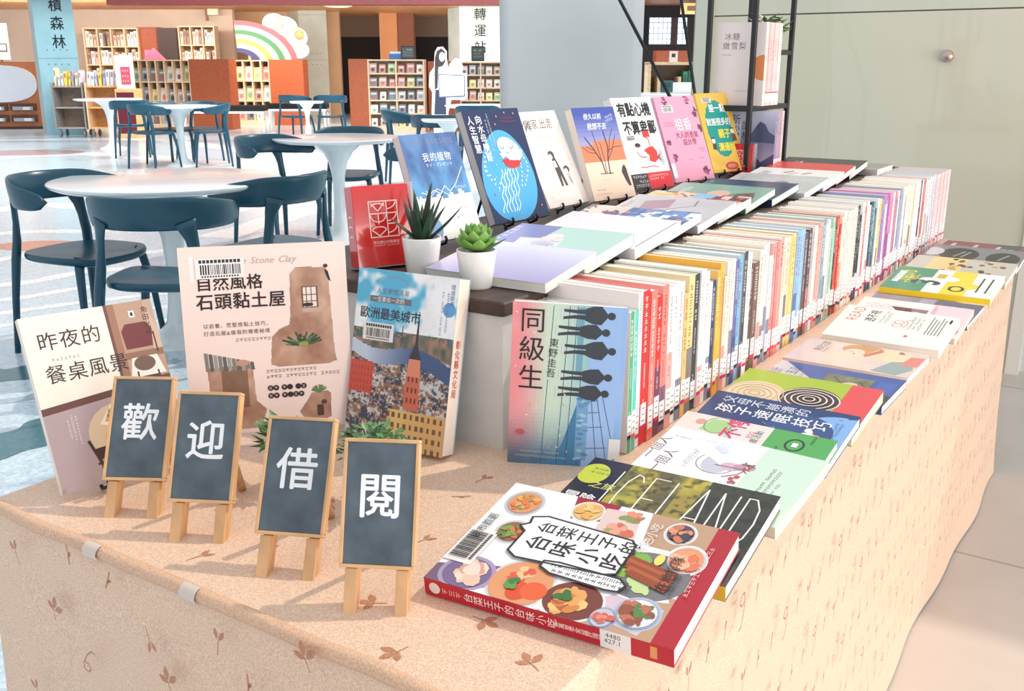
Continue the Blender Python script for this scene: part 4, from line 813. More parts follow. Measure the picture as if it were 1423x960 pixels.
def R1(M, w, h, t):
    A = Art(w, h); A.layer(1); A.rect(0, .10, 1, 1, (238, 236, 238)); A.rect(0, 0, 1, .085, (176, 36, 50)); A.layer(2)
    A.poly([(0, .085), (1, .085), (1, .36), (.74, .33), (.66, .24), (.30, .10), (.22, .34), (0, .52)], (190, 152, 124)); A.poly([(.0, .80), (.20, .62), (.24, .76), (.14, 1), (0, 1)], (116, 92, 118)); A.poly([(.34, .085), (.70, .085), (.70, .34), (.48, .36), (.36, .20)], (240, 238, 240)); A.poly([(.02, .14), (.24, .10), (.26, .30), (.10, .40)], (214, 190, 204)); A.poly([(.78, .66), (1, .70), (1, .50), (.82, .50)], (160, 34, 60))
    A.layer(3); fo = ((226, 120, 60), (240, 170, 90), (200, 80, 50), (120, 160, 80))
    dish(A, .819, .886, .135, (196, 194, 198), (214, 150, 104), fo, 1, .85); dish(A, .538, .835, .115, (206, 204, 206), (150, 96, 66), ((120, 160, 70), (160, 90, 50), (210, 120, 70), (90, 130, 60)), 2, .85); dish(A, .875, .611, .105, (236, 228, 214), (226, 186, 120), ((226, 170, 90), (236, 196, 130)), 3, .95, 12, .03)
    A.poly([(.97, .40), (.95, .55), (.68, .53), (.70, .36)], (222, 196, 190)); A.layer(4); A.blobs(.91, .42, .05, .05, ((206, 96, 80), (226, 140, 116), (130, 150, 84)), 16, .03, 4); A.blobs(.77, .44, .05, .07, ((212, 104, 88), (236, 160, 140), (150, 160, 90)), 20, .03, 5); A.layer(3)
    dish(A, .87, .209, .105, (232, 224, 220), (90, 70, 90), ((70, 62, 84), (206, 120, 84), (226, 150, 110)), 6, .85, 20, .025); dish(A, .658, .13, .135, (238, 234, 232), (226, 150, 110), ((236, 156, 116), (222, 120, 84), (244, 184, 150)), 7, .80, 22, .035)
    A.ell(.46, .23, .20, .22, (120, 118, 120)); A.layer(4); A.blobs(.50, .30, .10, .10, ((130, 176, 76), (160, 196, 100), (104, 150, 60)), 22, .045, 8); A.layer(5); A.blobs(.40, .22, .07, .05, ((196, 214, 150), (214, 226, 170)), 12, .05, 9); A.layer(6)
    for i in range(5): A.line([(.56 - i * .03, .34 - i * .012), (.50 - i * .03, .14)], .05, (176, 92, 52) if i % 2 else (150, 70, 40))
    A.ell(.60, .22, .05, .025, (230, 214, 110)); A.layer(3)
    A.ell(.152, .64, .20, .18, (206, 204, 206), 30); A.layer(4).ell(.152, .64, .182, .162, (220, 150, 104), 30); A.layer(5); A.ell(.09, .63, .075, .06, (214, 78, 40)); A.ell(.12, .575, .07, .07, (226, 96, 50)); A.blobs(.20, .66, .07, .05, ((220, 90, 60), (236, 190, 140)), 16, .03, 3); A.layer(6).blobs(.13, .67, .03, .03, ((70, 120, 60), (96, 150, 70)), 12, .022, 4); A.layer(3)
    A.ell(.13, .425, .165, .17, (232, 226, 224), 28); A.layer(4); A.ell(.13, .42, .145, .15, (120, 60, 48), 28); A.layer(5).blobs(.13, .44, .09, .08, ((226, 160, 90), (206, 130, 66), (240, 190, 120), (180, 90, 60)), 30, .04, 7); A.layer(6).blobs(.15, .46, .03, .03, ((60, 110, 56),), 8, .025, 2); A.layer(3)
    dish(A, .164, .18, .13, (178, 186, 206), (236, 232, 236), ((150, 80, 60), (190, 110, 84), (110, 56, 46), (90, 130, 70)), 9, .9, 30, .028); dish(A, .07, .285, .085, (160, 170, 200), (200, 190, 200), ((206, 100, 84), (226, 140, 120)), 10, .8, 14, .02)
    A.ell(.12, .86, .15, .155, (168, 150, 182), 26); A.layer(4).ell(.12, .86, .125, .13, (120, 100, 140), 26); A.layer(5).blobs(.13, .85, .07, .06, ((226, 190, 170), (206, 160, 140), (236, 210, 196)), 18, .045, 12)
    A.layer(6); P = [(.70, .80), (.735, .74), (.70, .36), (.66, .335), (.40, .335), (.37, .38), (.33, .74), (.37, .785), (.56, .785), (.60, .82), (.64, .79)]; A.poly(P, (240, 238, 240)); Q = [(.36, .62), (.375, .56), (.37, .31), (.33, .275), (.27, .29), (.26, .34), (.275, .57), (.31, .62)]; A.poly(Q, (240, 238, 240)); A.layer(7); A.line(P, .014, (48, 44, 46), True); A.line(Q, .014, (48, 44, 46), True)
    A.text('台菜王子的', .575, .755, .112, (44, 40, 42), vert=True, gap=.08, bold=.01); A.text('台味小吃', .415, .755, .142, (44, 40, 42), vert=True, gap=.02, bold=.012); A.marks(.325, .585, 12, .036, (60, 56, 58), True, seed=3); A.marks(.285, .57, 12, .036, (60, 56, 58), True, seed=4)
    A.text('夜市首選', .40, .935, .062, (60, 54, 56)); A.text('特色小吃', .62, .285, .07, (230, 226, 222)); A.text('在地排隊', .36, .13, .075, (60, 54, 56)); A.text('人氣小食', .34, .105, .045, (60, 54, 56)); A.marks(.36, .05, 13, .034, (240, 190, 190), seed=5); A.layer(5).barcode(.18, .875, .32, .22, 14, 0.)
    S = Art(t, h); S.layer(1); S.rect(0, .155, 1, .27, (236, 232, 232)); S.layer(2)
    for q, (ch, y, s) in enumerate((('台菜王子的台味小吃', .83, .56), ('蔡萬里', .455, .32), ('李家誠', .39, .32), ('許瑞軒', .325, .32))): S.text(ch, .5 - s / 2, y, s, (250, 236, 232), vert=True, gap=-.05 if q else .02)
    S.text('427.1', .30, .255, .36, (60, 56, 58), rot=-pi / 2); S.text('4480', .62, .25, .36, (60, 56, 58), rot=-pi / 2); S.rect(.2, .06, .85, .085, (226, 150, 90)); S.ell(.5, .955, .32, .32, (236, 230, 232)); S.marks(.3, .925, 3, .4, (240, 190, 180), True)
    book('white and red cookbook of street food dishes lying on the near corner of the table', M, w, h, t, (176, 36, 50), (188, 32, 50), A, 'R', spart=S, page=(250, 246, 240))
def R2(M, w, h, t):
    A = Art(w, h); A.layer(1)
    def f(x, y):
        k = hn(x * 34, y * 40, 4); v = fbm(x * 9, y * 9, 8)
        if y > .78: return mixc((54, 48, 62), (40, 38, 52), k)
        c = mixc((92, 90, 60), (178, 168, 66), (v - .35) * 3.2) if .34 < y else mixc((86, 82, 76), (44, 46, 42), k * 1.4)
        if .36 < y < .46: c = mixc(c, (196, 170, 60), .6)
        return mixc(c, (34, 34, 30), max(0, (.45 - k) * 1.6))
    A.raster(84, 108, f); A.layer(2); wl = (236, 232, 220); Y0 = .81; pw = .098; b0, b1 = .36, .90
    LT = {'I': [[(.5, 0), (.5, 1)]], 'C': [[(.9, .85), (.7, .97), (.4, 1), (.15, .8), (.08, .5), (.15, .2), (.4, 0), (.7, .03), (.9, .15)]], 'E': [[(.9, 1), (.1, 1), (.1, 0), (.9, 0)], [(.1, .52), (.75, .52)]], 'L': [[(.1, 1), (.1, 0), (.9, 0)]], 'A': [[(0, 0), (.5, 1), (1, 0)], [(.17, .34), (.83, .34)]], 'N': [[(.1, 0), (.1, 1), (.9, 0), (.9, 1)]], 'D': [[(.1, 0), (.1, 1), (.5, 1), (.85, .8), (.95, .5), (.85, .2), (.5, 0), (.1, 0)]]}
    y = Y0
    for ch in 'ICELAND':
        q = .04 if ch == 'I' else pw
        for s in LT[ch]: A.line([(b0 + (b1 - b0) * b, y - q * a) for a, b in s], .010, wl)
        y -= q + .024
    A.ell(.80, .93, .13, .10, (196, 206, 74)); A.layer(3); A.marks(.80, .955, 5, .035, (70, 80, 40), True); A.marks(.85, .95, 4, .035, (70, 80, 40), True); A.text('之旅', .64, .905, .085, (214, 210, 120), bold=.01, rot=-pi / 2); A.text('冒險', .46, .985, .105, (240, 236, 236), bold=.016, rot=-pi / 2)
    book('dark forest book titled ICELAND lying under the red cookbook', M, w, h, t, (58, 56, 52), (214, 180, 50), A, 'R', page=(240, 236, 226))
def R3(M, w, h, t):
    A = Art(w, h); A.layer(1); A.rect(0, 0, 1, .36, (206, 228, 210)); A.rect(0, .36, 1, 1, (242, 242, 246)); A.layer(2); A.text('一個人', .44, .93, .125, (96, 92, 96), slant=.1); A.text('一個人', .27, .82, .125, (96, 92, 96), slant=.1); A.marks(.5, .72, 6, .04, (140, 136, 140), rot=.0); A.marks(.44, .70, 7, .04, (140, 136, 140), seed=3); A.marks(.84, .93, 4, .035, (90, 86, 90), True); A.marks(.88, .80, 9, .026, (160, 156, 160), True, seed=6)
    A.ell(.60, .56, .15, .11, (196, 198, 212), 18, 0, 60, 250); A.ring(.60, .56, .15, .155, .008, (120, 110, 124), 14, 60, 250); A.layer(3); A.ell(.60, .47, .06, .08, (214, 176, 196)); A.ell(.62, .42, .05, .05, (190, 150, 170)); A.line([(.58, .56), (.60, .40), (.56, .36)], .012, (120, 96, 110)); A.blobs(.66, .38, .06, .04, ((150, 100, 106), (120, 90, 90), (196, 160, 160)), 14, .022, 3); A.line([(.44, .47), (.52, .40), (.66, .36)], .012, (180, 90, 96)); A.blobs(.44, .40, .05, .04, ((190, 80, 84), (170, 100, 100)), 9, .02, 4)
    A.marks(.30, .22, 14, .03, (90, 104, 96)); A.marks(.34, .18, 12, .03, (110, 124, 116), seed=5); A.marks(.30, .14, 9, .026, (130, 144, 136), seed=7); A.blobs(.82, .60, .05, .05, ((214, 222, 234),), 8, .03, 5)
    book('white and mint green book with a small umbrella drawing, behind the ICELAND book', M, w, h, t, (236, 238, 240), (240, 240, 238), A, 'L', page=(236, 220, 200))
def R4(M, w, h, t):
    A = Art(w, h); A.layer(1); A.rect(0, .40, 1, 1, (226, 220, 216)); A.rect(0, 0, 1, .40, (84, 166, 90)); A.layer(2); A.ell(.86, .86, .055, .05, (206, 160, 140)); A.poly([(.72, .84), (.95, .80), (.97, .64), (.70, .66)], (160, 206, 140)); A.ring(.85, .74, .15, .12, .01, (110, 130, 100), 14); A.text('不停', .66, .565, .20, (214, 44, 120), bold=.02); A.marks(.60, .62, 5, .05, (90, 84, 86)); A.text('心靈活動', .60, .44, .075, (90, 84, 86)); A.text('ESG', .74, .49, .07, (214, 60, 120))
    A.ring(.78, .22, .10, .075, .018, (30, 60, 36), 16); A.rect(.745, .20, .815, .235, (236, 240, 236)); A.marks(.84, .12, 6, .03, (30, 70, 36)); A.marks(.78, .12, 7, .03, (30, 70, 36), seed=2); A.marks(.62, .30, 3, .03, (30, 70, 36))
    book('white and leaf green book with pink lettering, lying behind the mint one', M, w, h, t, (84, 166, 90), (190, 40, 44), A, 'R')
def R5(M, w, h, t):
    A = Art(w, h); A.layer(1); A.rect(0, 0, 1, 1, (38, 62, 112)); A.layer(2); A.ell(.50, .06, .42, .40, (130, 174, 226), 20, 0, 0, 180); A.poly([(.1, 0), (.92, 0), (.86, .16), (.6, .22), (.2, .2)], (130, 174, 226)); A.ell(.5, .30, .34, .30, (52, 78, 132)); A.layer(3); A.text('父母不崩潰的', .80, .93, .14, (220, 226, 236), vert=True, slant=.1); A.text('孩子速眠技巧', .60, .93, .175, (240, 242, 246), vert=True, gap=.04, bold=.008)
    A.ell(.40, .23, .13, .085, (236, 226, 216)); A.ell(.42, .18, .09, .06, (230, 140, 124)); A.blobs(.50, .25, .10, .05, ((240, 240, 240), (222, 226, 236)), 8, .04, 2); A.marks(.52, .085, 9, .04, (60, 90, 140)); A.marks(.48, .06, 8, .04, (60, 90, 140), seed=4); A.marks(.25, .82, 4, .06, (190, 170, 120)); rr = random.Random(4)
    for i in range(20): A.ell(rr.random(), .35 + .65 * rr.random(), .006, .006, (200, 210, 226), 6)
    book('navy blue parenting book with a sleeping child, lying before the lime green one', M, w, h, t, (38, 62, 112), (38, 62, 112), A, 'L', page=(244, 238, 230))
def R6(M, w, h, t):
    A = Art(w, h); A.layer(1); A.rect(0, .22, 1, 1, (168, 190, 56)); A.rect(0, 0, 1, .22, (222, 78, 84)); A.layer(2); A.ell(.46, .80, .28, .26, (226, 206, 172)); A.ell(.52, .42, .27, .27, (66, 46, 50)); A.layer(3)
    for q in (.24, .19, .14, .09, .045): A.ring(.52, .42, q, q * w / h * 1.35, .014, (232, 220, 214), 22); A.ring(.46, .80, q, q * w / h * 1.3, .010, (210, 182, 146), 22)
    book('lime green and red book with swirled circles lying in the side row', M, w, h, t, (168, 190, 56), (200, 60, 70), A, 'L', page=(238, 222, 204))
def R7(M, w, h, t):
    A = Art(w, h); A.layer(1); A.rect(0, 0, 1, 1, (52, 84, 156)); A.layer(2); A.poly([(0, 1), (1, 1), (1, .96), (.30, .52), (0, .5)], (206, 198, 206)); A.raster(16, 22, lambda x, y: mixc((74, 84, 66), (150, 150, 110), fbm(x * 5, y * 6, 3)), .1, .20, .80, .56); A.rect(0, 0, .34, .26, (46, 60, 66)); A.rect(.42, .03, .80, .16, (60, 96, 176)); A.layer(3); A.ell(.50, .34, .10, .08, (216, 196, 170)); A.ell(.42, .30, .06, .05, (190, 70, 60)); A.line([(.7, .50), (.55, .42), (.66, .30), (.5, .22)], .016, (40, 46, 40)); A.ell(.34, .40, .10, .07, (220, 216, 200)); A.text('設計', .40, .90, .15, (60, 60, 70)); A.text('五品', .55, .78, .14, (60, 60, 70)); A.marks(.4, .72, 8, .04, (110, 110, 120))
    book('blue book with a dark green painted figure lying beyond the lime green one', M, w, h, t, (40, 52, 70), (52, 84, 156), A, 'R')
def R8(M, w, h, t):
    A = Art(w, h); A.layer(1)
    A.raster(20, 28, lambda x, y: mixc(mixc((214, 196, 200), (236, 214, 190), fbm(x * 3, y * 4, 3) * 1.3), (190, 176, 196), max(0, y - .7) * 2)); A.layer(2); A.ell(.80, .50, .22, .24, (206, 154, 96)); A.poly([(.60, .46), (.90, .40), (.86, .10), (.45, .16)], (236, 214, 176)); A.poly([(.05, .30), (.50, .22), (.62, .06), (.3, .02), (.02, .10)], (150, 166, 166)); A.poly([(.42, .14), (.80, .12), (.84, .01), (.44, .01)], (224, 132, 120)); A.layer(3); A.ell(.66, .55, .15, .11, (240, 214, 196)); A.poly([(.52, .44), (.60, .46), (.92, .38), (.84, .34)], (214, 108, 100)); A.ell(.60, .545, .02, .014, (170, 60, 60)); A.line([(.66, .60), (.70, .57)], .012, (90, 60, 56)); A.text('美好之旅', .50, .80, .11, (66, 56, 60)); A.marks(.46, .76, 9, .035, (120, 100, 104)); A.blobs(.90, .22, .04, .03, ((214, 90, 60), (120, 140, 90)), 6, .03, 2)
    book('pale painted book of an auburn haired woman lying in the side row', M, w, h, t, (206, 186, 186), (180, 160, 166), A, 'L', page=(232, 214, 206))
def R9(M, w, h, t):
    A = Art(w, h, 'print_matte'); A.layer(1); A.text('READ', .52, .82, .17, (206, 120, 112)); A.text('透不視', .55, .67, .12, (52, 48, 50), bold=.01); A.marks(.55, .60, 11, .035, (80, 76, 78)); A.marks(.55, .56, 10, .035, (80, 76, 78), seed=3); A.ring(.54, .46, .05, .05, .01, (214, 130, 126), 10); A.ring(.64, .46, .05, .05, .01, (214, 130, 126), 10); A.line([(.50, .40), (.62, .38), (.70, .41), (.76, .36)], .01, (214, 130, 126))
    for i in range(3): A.marks(.46, .34 - .04 * i, 13 - i, .032, (96, 92, 94), seed=10 + i)
    for i in range(5): A.line([(.38, .20 - .028 * i), (.92 - .05 * (i % 3), .20 - .028 * i)], .010, (110, 108, 108))
    A.rect(.78, .04, .90, .06, (40, 38, 40)); A.ell(.26, .33, .03, .02, (226, 110, 80)); book('cream white book titled READ with fine print lying in the side row', M, w, h, t, (240, 236, 228), None, A, 'L', mat='print_matte')
def R10(M, w, h, t):
    A = Art(w, h, 'print_matte'); A.layer(1); A.rect(0, .34, 1, 1, (238, 228, 224)); A.rect(0, 0, 1, .34, (240, 204, 210)); A.layer(2); A.rect(.36, .36, .78, .58, (150, 116, 116)); A.layer(3); A.poly([(.55, .58), (.78, .70), (.78, .52), (.62, .48)], (110, 66, 72)); A.ell(.54, .45, .14, .085, (206, 196, 196)); A.layer(4); A.ell(.58, .47, .03, .02, (110, 96, 100)); A.ell(.58, .42, .03, .02, (110, 96, 100)); A.marks(.70, .30, 10, .05, (210, 130, 146)); A.marks(.58, .29, 8, .04, (150, 110, 120), seed=3); A.ring(.2, .06, .08, .05, .012, (190, 120, 136), 14)
    for i in range(4): A.marks(.80 - .05 * i, .93, 15, .028, (130, 120, 122), True, seed=i)
    book('pale pink and cream book with a small portrait, lying behind the cream READ book', M, w, h, t, (240, 214, 214), None, A, 'L', page=(226, 204, 190), mat='print_matte')
def R11(M, w, h, t):
    A = Art(w, h); A.layer(1); A.rect(0, 0, 1, 1, (132, 124, 142)); A.rect(0, 0, 1, .42, (92, 90, 112)); A.rect(0, .42, 1, .56, (160, 152, 178)); A.layer(2); A.ell(.52, .80, .30, .22, (176, 104, 110)); A.ell(.44, .70, .14, .14, (70, 56, 66)); A.layer(3)
    for i, y in enumerate((.54, .48, .36, .30, .24, .14)): A.line([(.25, y), (.75, y)], .05, (196, 168, 136) if i % 2 else (206, 196, 210))
    A.text('S', .30, .36, .45, (186, 182, 204), rot=0); A.ell(.66, .82, .10, .06, (226, 170, 160)); A.rect(.1, .02, .3, .2, (70, 70, 92)); book('purple grey book with block lettering lying before the green test book', M, w, h, t, (132, 124, 142), (110, 104, 122), A, 'R')
def R12(M, w, h, t):
    A = Art(w, h); A.layer(1); A.rect(0, .62, 1, 1, (58, 142, 104)); A.rect(0, .46, 1, .62, (238, 240, 236)); A.rect(0, .24, 1, .46, (238, 216, 60)); A.rect(0, 0, 1, .24, (240, 242, 240)); A.layer(2); A.ell(.5, .62, .12, .12, (238, 240, 236)); A.ell(.62, .45, .10, .10, (240, 242, 240)); A.ell(.40, .24, .12, .10, (238, 216, 60)); A.text('TESTS', .38, .80, .17, (236, 226, 80), bold=.02); A.text('TOEIC', .30, .74, .15, (222, 206, 70), bold=.02, sx=.9); A.text('3', .30, .52, .42, (44, 60, 60), bold=.04); A.line([(.2, .16), (.8, .16)], .02, (60, 60, 60)); A.line([(.2, .08), (.8, .08)], .02, (60, 60, 60)); A.rect(.30, .89, .80, .95, (236, 240, 238)); A.layer(3); A.marks(.36, .91, 7, .05, (60, 120, 90)); A.marks(.3, .68, 8, .05, (190, 220, 206)); A.ring(.25, .34, .10, .07, .03, (40, 40, 44), 14); A.rect(.62, .50, .8, .58, (206, 180, 60))
    book('green, white and yellow test book with puzzle pieces lying in the side row', M, w, h, t, (238, 216, 60), (236, 210, 50), A, 'R')
def R13(M, w, h, t):
    A = Art(w, h); A.layer(1); A.rect(0, 0, 1, 1, (196, 190, 178)); A.rect(0, .48, 1, .82, (232, 200, 140)); A.layer(2); rr = random.Random(5)
    for i in range(26): A.ell(rr.uniform(.2, .95), rr.uniform(.08, .66), .045, .035, rr.choice(((90, 56, 46), (120, 72, 52), (70, 48, 44), (196, 150, 90))), 12)
    A.ell(.15, .10, .12, .10, (214, 70, 66)); A.text('C', .55, .52, .16, (120, 76, 52), bold=.01); book('grey beige book covered in round brown sweets, lying behind the green test book', M, w, h, t, (196, 190, 178), (190, 184, 172), A, 'R', page=(226, 218, 206))
def R14(M, w, h, t):
    A = Art(w, h); A.layer(1); A.rect(0, 0, 1, 1, (150, 146, 150)); A.layer(2); A.ell(.55, .66, .34, .24, (46, 46, 50)); A.ell(.50, .20, .32, .20, (50, 48, 54)); A.ell(.6, .95, .22, .14, (232, 230, 230)); A.layer(3); A.line([(.4, .70), (.7, .62)], .03, (170, 166, 166)); A.line([(.4, .62), (.7, .56)], .03, (170, 166, 166)); A.line([(.4, .24), (.7, .16)], .03, (170, 166, 166)); book('grey book with large black ovals lying second from the far end of the side row', M, w, h, t, (150, 146, 150), None, A, 'R')
def R15(M, w, h, t):
    A = Art(w, h); A.layer(1); A.rect(0, .42, 1, 1, (150, 62, 84)); A.rect(0, 0, 1, .42, (70, 72, 76)); A.layer(2)
    for i, c in enumerate(((240, 226, 226), (226, 150, 160), (240, 214, 214), (120, 40, 60), (226, 216, 214), (190, 200, 200), (150, 60, 80))): A.ring(.5, .90 - .125 * i, .20, .05, .07, c, 10, 60, 300) if i % 2 else A.poly([(.25, .93 - .125 * i), (.8, .90 - .125 * i), (.8, .86 - .125 * i), (.25, .86 - .125 * i)], c)
    book('maroon book with large pale letters at the far end of the side row', M, w, h, t, (150, 62, 84), None, A, 'R')
SIDE = [(.708, .193, .020, -.301, .262, .08, R1), (.838, .190, .018, -.306, .232, .06, R2), (.995, .165, .0155, -.310, .212, -.05, R3), (1.090, .155, .013, -.315, .212, 0, R4), (1.195, .155, .015, -.315, .210, -.006, R5), (1.325, .171, .019, -.317, .212, .006, R6), (1.480, .155, .014, -.316, .208, -.007, R7), (1.655, .160, .012, -.318, .214, -.02, R8), (1.845, .185, .016, -.306, .212, .0, R9), (1.960, .190, .012, -.300, .218, .0, R10), (2.085, .200, .011, -.300, .226, .0, R11), (2.345, .205, .014, -.298, .238, .0, R12), (2.540, .205, .014, -.296, .240, .0, R13), (2.740, .205, .012, -.298, .236, .0, R14), (2.915, .210, .012, -.296, .236, .0, R15)]
shingle(SIDE, TZ, '')

# lying books on the riser
def lay(label, cov, fn, fore='R', page=(240, 236, 230), mat='print_gloss', spine=None):
    def f(M, w, h, t):
        A = Art(w, h, mat); A.layer(1); fn(A); book(label, M, w, h, t, cov, spine, A, fore, page=page, mat=mat)
    return f
def l1(A): A.raster(14, 18, lambda x, y: mixc(mixc((170, 160, 206), (226, 226, 244), x * 1.1), (236, 190, 170), max(0, (y - .78) * 4) * x)); A.layer(2); A.ell(.5, .72, .10, .05, (120, 130, 160)); A.line([(.55, .9), (.7, .4), (.5, .1)], .01, (196, 200, 226))
def l2(A): A.rect(0, 0, 1, .62, (190, 222, 212)); A.rect(0, .62, 1, 1, (124, 132, 190)); A.layer(2); A.poly([(.1, .72), (.55, .80), (.62, .44), (.1, .36)], (226, 228, 236)); A.layer(3); A.text('我的妹妹一點都', .30, .97, .085, (226, 226, 244), rot=-.9, bold=.01) if 0 else A.marks(.22, .92, 7, .10, (226, 226, 244), rot=.0, seed=2, fill=.9); A.blobs(.55, .56, .16, .10, ((236, 206, 206), (206, 206, 226), (240, 228, 230)), 16, .07, 2); A.blobs(.3, .50, .14, .10, ((222, 226, 240), (200, 190, 210), (150, 160, 190)), 16, .05, 4); A.rect(.12, .70, .34, .82, (96, 100, 120)); A.layer(4); A.ell(.60, .60, .05, .04, (246, 226, 216)); A.ell(.58, .47, .05, .04, (246, 226, 216))
def l3(A): A.raster(8, 10, lambda x, y: mixc((236, 226, 232), (246, 244, 248), 1.2 - y)); A.layer(2); A.marks(.5, .93, 5, .06, (226, 206, 210)); A.line([(.05, .02), (.95, .02)], .012, (90, 90, 100))
def l4(A): A.raster(20, 26, lambda x, y: (lambda k: (240, 244, 250) if k > .62 else ((96, 140, 196) if k > .46 else ((210, 110, 140) if hn(x * 9, y * 12, 5) > .7 else (70, 96, 150))))(fbm(x * 6, y * 8, 3)) if y < .62 else mixc((214, 206, 190), (236, 226, 220), hn(x * 5, y * 5))); A.layer(2); A.text('呼喚', .55, .92, .24, (52, 48, 56), bold=.02); A.blobs(.72, .72, .10, .08, ((176, 60, 90), (80, 76, 130), (60, 54, 70)), 22, .035, 3); A.marks(.15, .86, 9, .06, (110, 100, 96))
def l5(A): A.raster(14, 18, lambda x, y: mixc((190, 188, 194), (216, 206, 210), fbm(x * 4, y * 4, 2))); A.layer(2); A.poly([(.4, .75), (.75, .82), (.9, .56), (.55, .50)], (176, 140, 150)); A.line([(.5, .5), (.7, .3), (.9, .34)], .02, (120, 116, 124)); A.marks(.3, .9, 6, .07, (120, 110, 116))
def l6(A): A.raster(18, 24, lambda x, y: (lambda k: (60, 50, 50) if k < .38 else ((226, 186, 90) if y > .55 and k > .5 else ((150, 190, 226) if .35 < y < .55 else ((206, 80, 80) if hn(x * 12, y * 14) > .62 else (232, 214, 196)))))(fbm(x * 6, y * 7, 6))); A.layer(2); A.text('旅食', .40, .20, .22, (190, 60, 64), bold=.01); A.ell(.6, .45, .14, .10, (240, 244, 250))
def l7(A): A.raster(12, 16, lambda x, y: mixc((96, 160, 140), (150, 176, 166), fbm(x * 4, y * 5, 3))); A.layer(2); A.marks(.3, .80, 5, .10, (226, 236, 226)); A.ell(.55, .46, .16, .14, (222, 180, 166)); A.poly([(.35, .30), (.60, .28), (.70, .12), (.4, .05)], (110, 84, 88)); A.line([(.5, .34), (.62, .2), (.5, .1)], .02, (70, 56, 60))
def l8(A): A.rect(0, 0, 1, 1, (42, 62, 98)); A.layer(2); A.rect(.2, .04, .8, .09, (30, 40, 70)); A.ell(.5, .5, .2, .2, (60, 90, 130)); A.marks(.4, .9, 6, .08, (170, 190, 210))
def l9(A): A.raster(12, 12, lambda x, y: mixc((176, 178, 180), (206, 206, 204), fbm(x * 4, y * 5, 8))); A.layer(2); A.marks(.3, .85, 8, .06, (120, 120, 124)); A.ell(.5, .4, .12, .1, (150, 140, 140))
def l10(A): A.rect(0, 0, 1, 1, (238, 234, 232)); A.layer(2); A.text('設計', .45, .78, .16, (60, 56, 60)); rr = random.Random(3); [A.line([(x, y), (x + .12, y - .07)], .05, rr.choice(((190, 90, 90), (90, 84, 100), (206, 170, 130), (130, 80, 90)))) for x, y in ((.25, .9), (.35, .6), (.6, .55), (.3, .42), (.65, .40), (.35, .26), (.7, .62))]
def l11(A): A.rect(0, 0, 1, 1, (214, 64, 58)); A.layer(2); A.marks(.3, .9, 5, .08, (240, 200, 190))
def l12(A): A.rect(0, 0, 1, 1, (52, 52, 52)); A.layer(2); A.line([(.3, .86), (.7, .80)], .05, (206, 120, 110)); A.line([(.3, .80), (.7, .74)], .03, (226, 226, 226))
RIS = [(1.118, 0.150, 0.014, -.690, .205, .02, lay('glossy lilac and white book lying beside the green rosette succulent', (214, 214, 232), l1, 'L', page=(236, 230, 216))),
       (1.252, 0.170, 0.018, -.705, .210, .03, lay('purple and mint comic style book with pastel characters lying on the riser', (190, 222, 212), l2, 'L', page=(240, 228, 214))),
       (1.405, 0.170, 0.018, -.700, .218, -.02, lay('white book with a dark lower edge lying behind the mint comic one', (242, 240, 244), l3, 'R')),
       (1.530, 0.190, 0.016, -.716, .226, .03, lay('blue and white collage book with black title lying on the riser', (206, 206, 214), l4, 'R')),
       (1.690, 0.190, 0.015, -.716, .215, .0, lay('pale grey book lying just behind the blue collage one', (200, 198, 204), l5, 'R')),
       (1.820, 0.180, 0.016, -.730, .220, .0, lay('busy food photo book in yellow, red and black lying on the riser', (226, 214, 200), l6, 'R')),
       (1.980, 0.180, 0.015, -.735, .220, .0, lay('green book with a resting figure lying behind the food photo book', (110, 166, 148), l7, 'R')),
       (2.120, 0.180, 0.016, -.728, .215, .0, lay('dark blue book lying on the riser behind the green one', (42, 62, 98), l8, 'R')),
       (2.280, 0.190, 0.015, -.708, .225, .0, lay('plain grey book lying between the dark blue and the white object book', (190, 190, 192), l9, 'R')),
       (2.450, 0.180, 0.016, -.716, .225, .0, lay('white book strewn with small drawn objects lying before the red book', (238, 234, 232), l10, 'R')),
       (2.610, 0.180, 0.015, -.730, .225, .0, lay('plain red book lying flat near the far end of the riser', (214, 64, 58), l11, 'R')),
       (2.750, 0.180, 0.016, -.735, .230, .0, lay('black book with red and white stripes lying last on the riser', (52, 52, 52), l12, 'R')),
       (2.900, 0.180, 0.018, -.700, .20, .0, lay('grey covered book under the far end of the black one', (176, 172, 166), lambda A: A.marks(.3, .8, 5, .07, (130, 126, 124)), 'R'))]
shingle(RIS, RZ, '')

# ================================================================== BLACK RACK AT THE FAR END OF THE RISER
rk = thing('desktop_rack', 'black metal two tier rack standing on the far end of the riser', 'rack', (-1.075, 2.84, RZ)); bk = (44, 42, 44)
for x, y in ((-.065, -.14), (.065, -.14), (.065, .17), (-.065, .17)):
    mb = MB(); mb.rbox(x - .007, x + .007, y - .007, y + .007, 0, .62, bk, 'black_metal', .002); mb.build('post', rk)
for z in (.185,):
    mb = MB(); mb.rbox(-.060, .060, -.135, .165, z, z + .006, bk, 'black_metal', .002); mb.rbox(-.06, .06, -.146, -.136, z - .008, z + .008, bk, 'black_metal', .002); mb.rbox(.058, .070, -.135, .165, z - .008, z + .006, bk, 'black_metal', .002); mb.build('shelf', rk)
mb = MB(); mb.rbox(-.06, .06, .166, .176, .33, .345, bk, 'black_metal', .002); mb.rbox(.058, .070, .06, .165, .33, .342, bk, 'black_metal', .002); mb.build('crossbar', rk)
def pear(A):
    A.layer(1); A.ell(.98, .46, .26, .24, (236, 150, 96)); A.layer(2); A.text('冰糖', .16, .79, .15, (120, 100, 100), gap=.1); A.text('燉雪梨', .13, .68, .15, (120, 100, 100), gap=.1); A.marks(.12, .60, 5, .04, (150, 130, 130)); A.marks(.42, .17, 14, .028, (160, 140, 140))
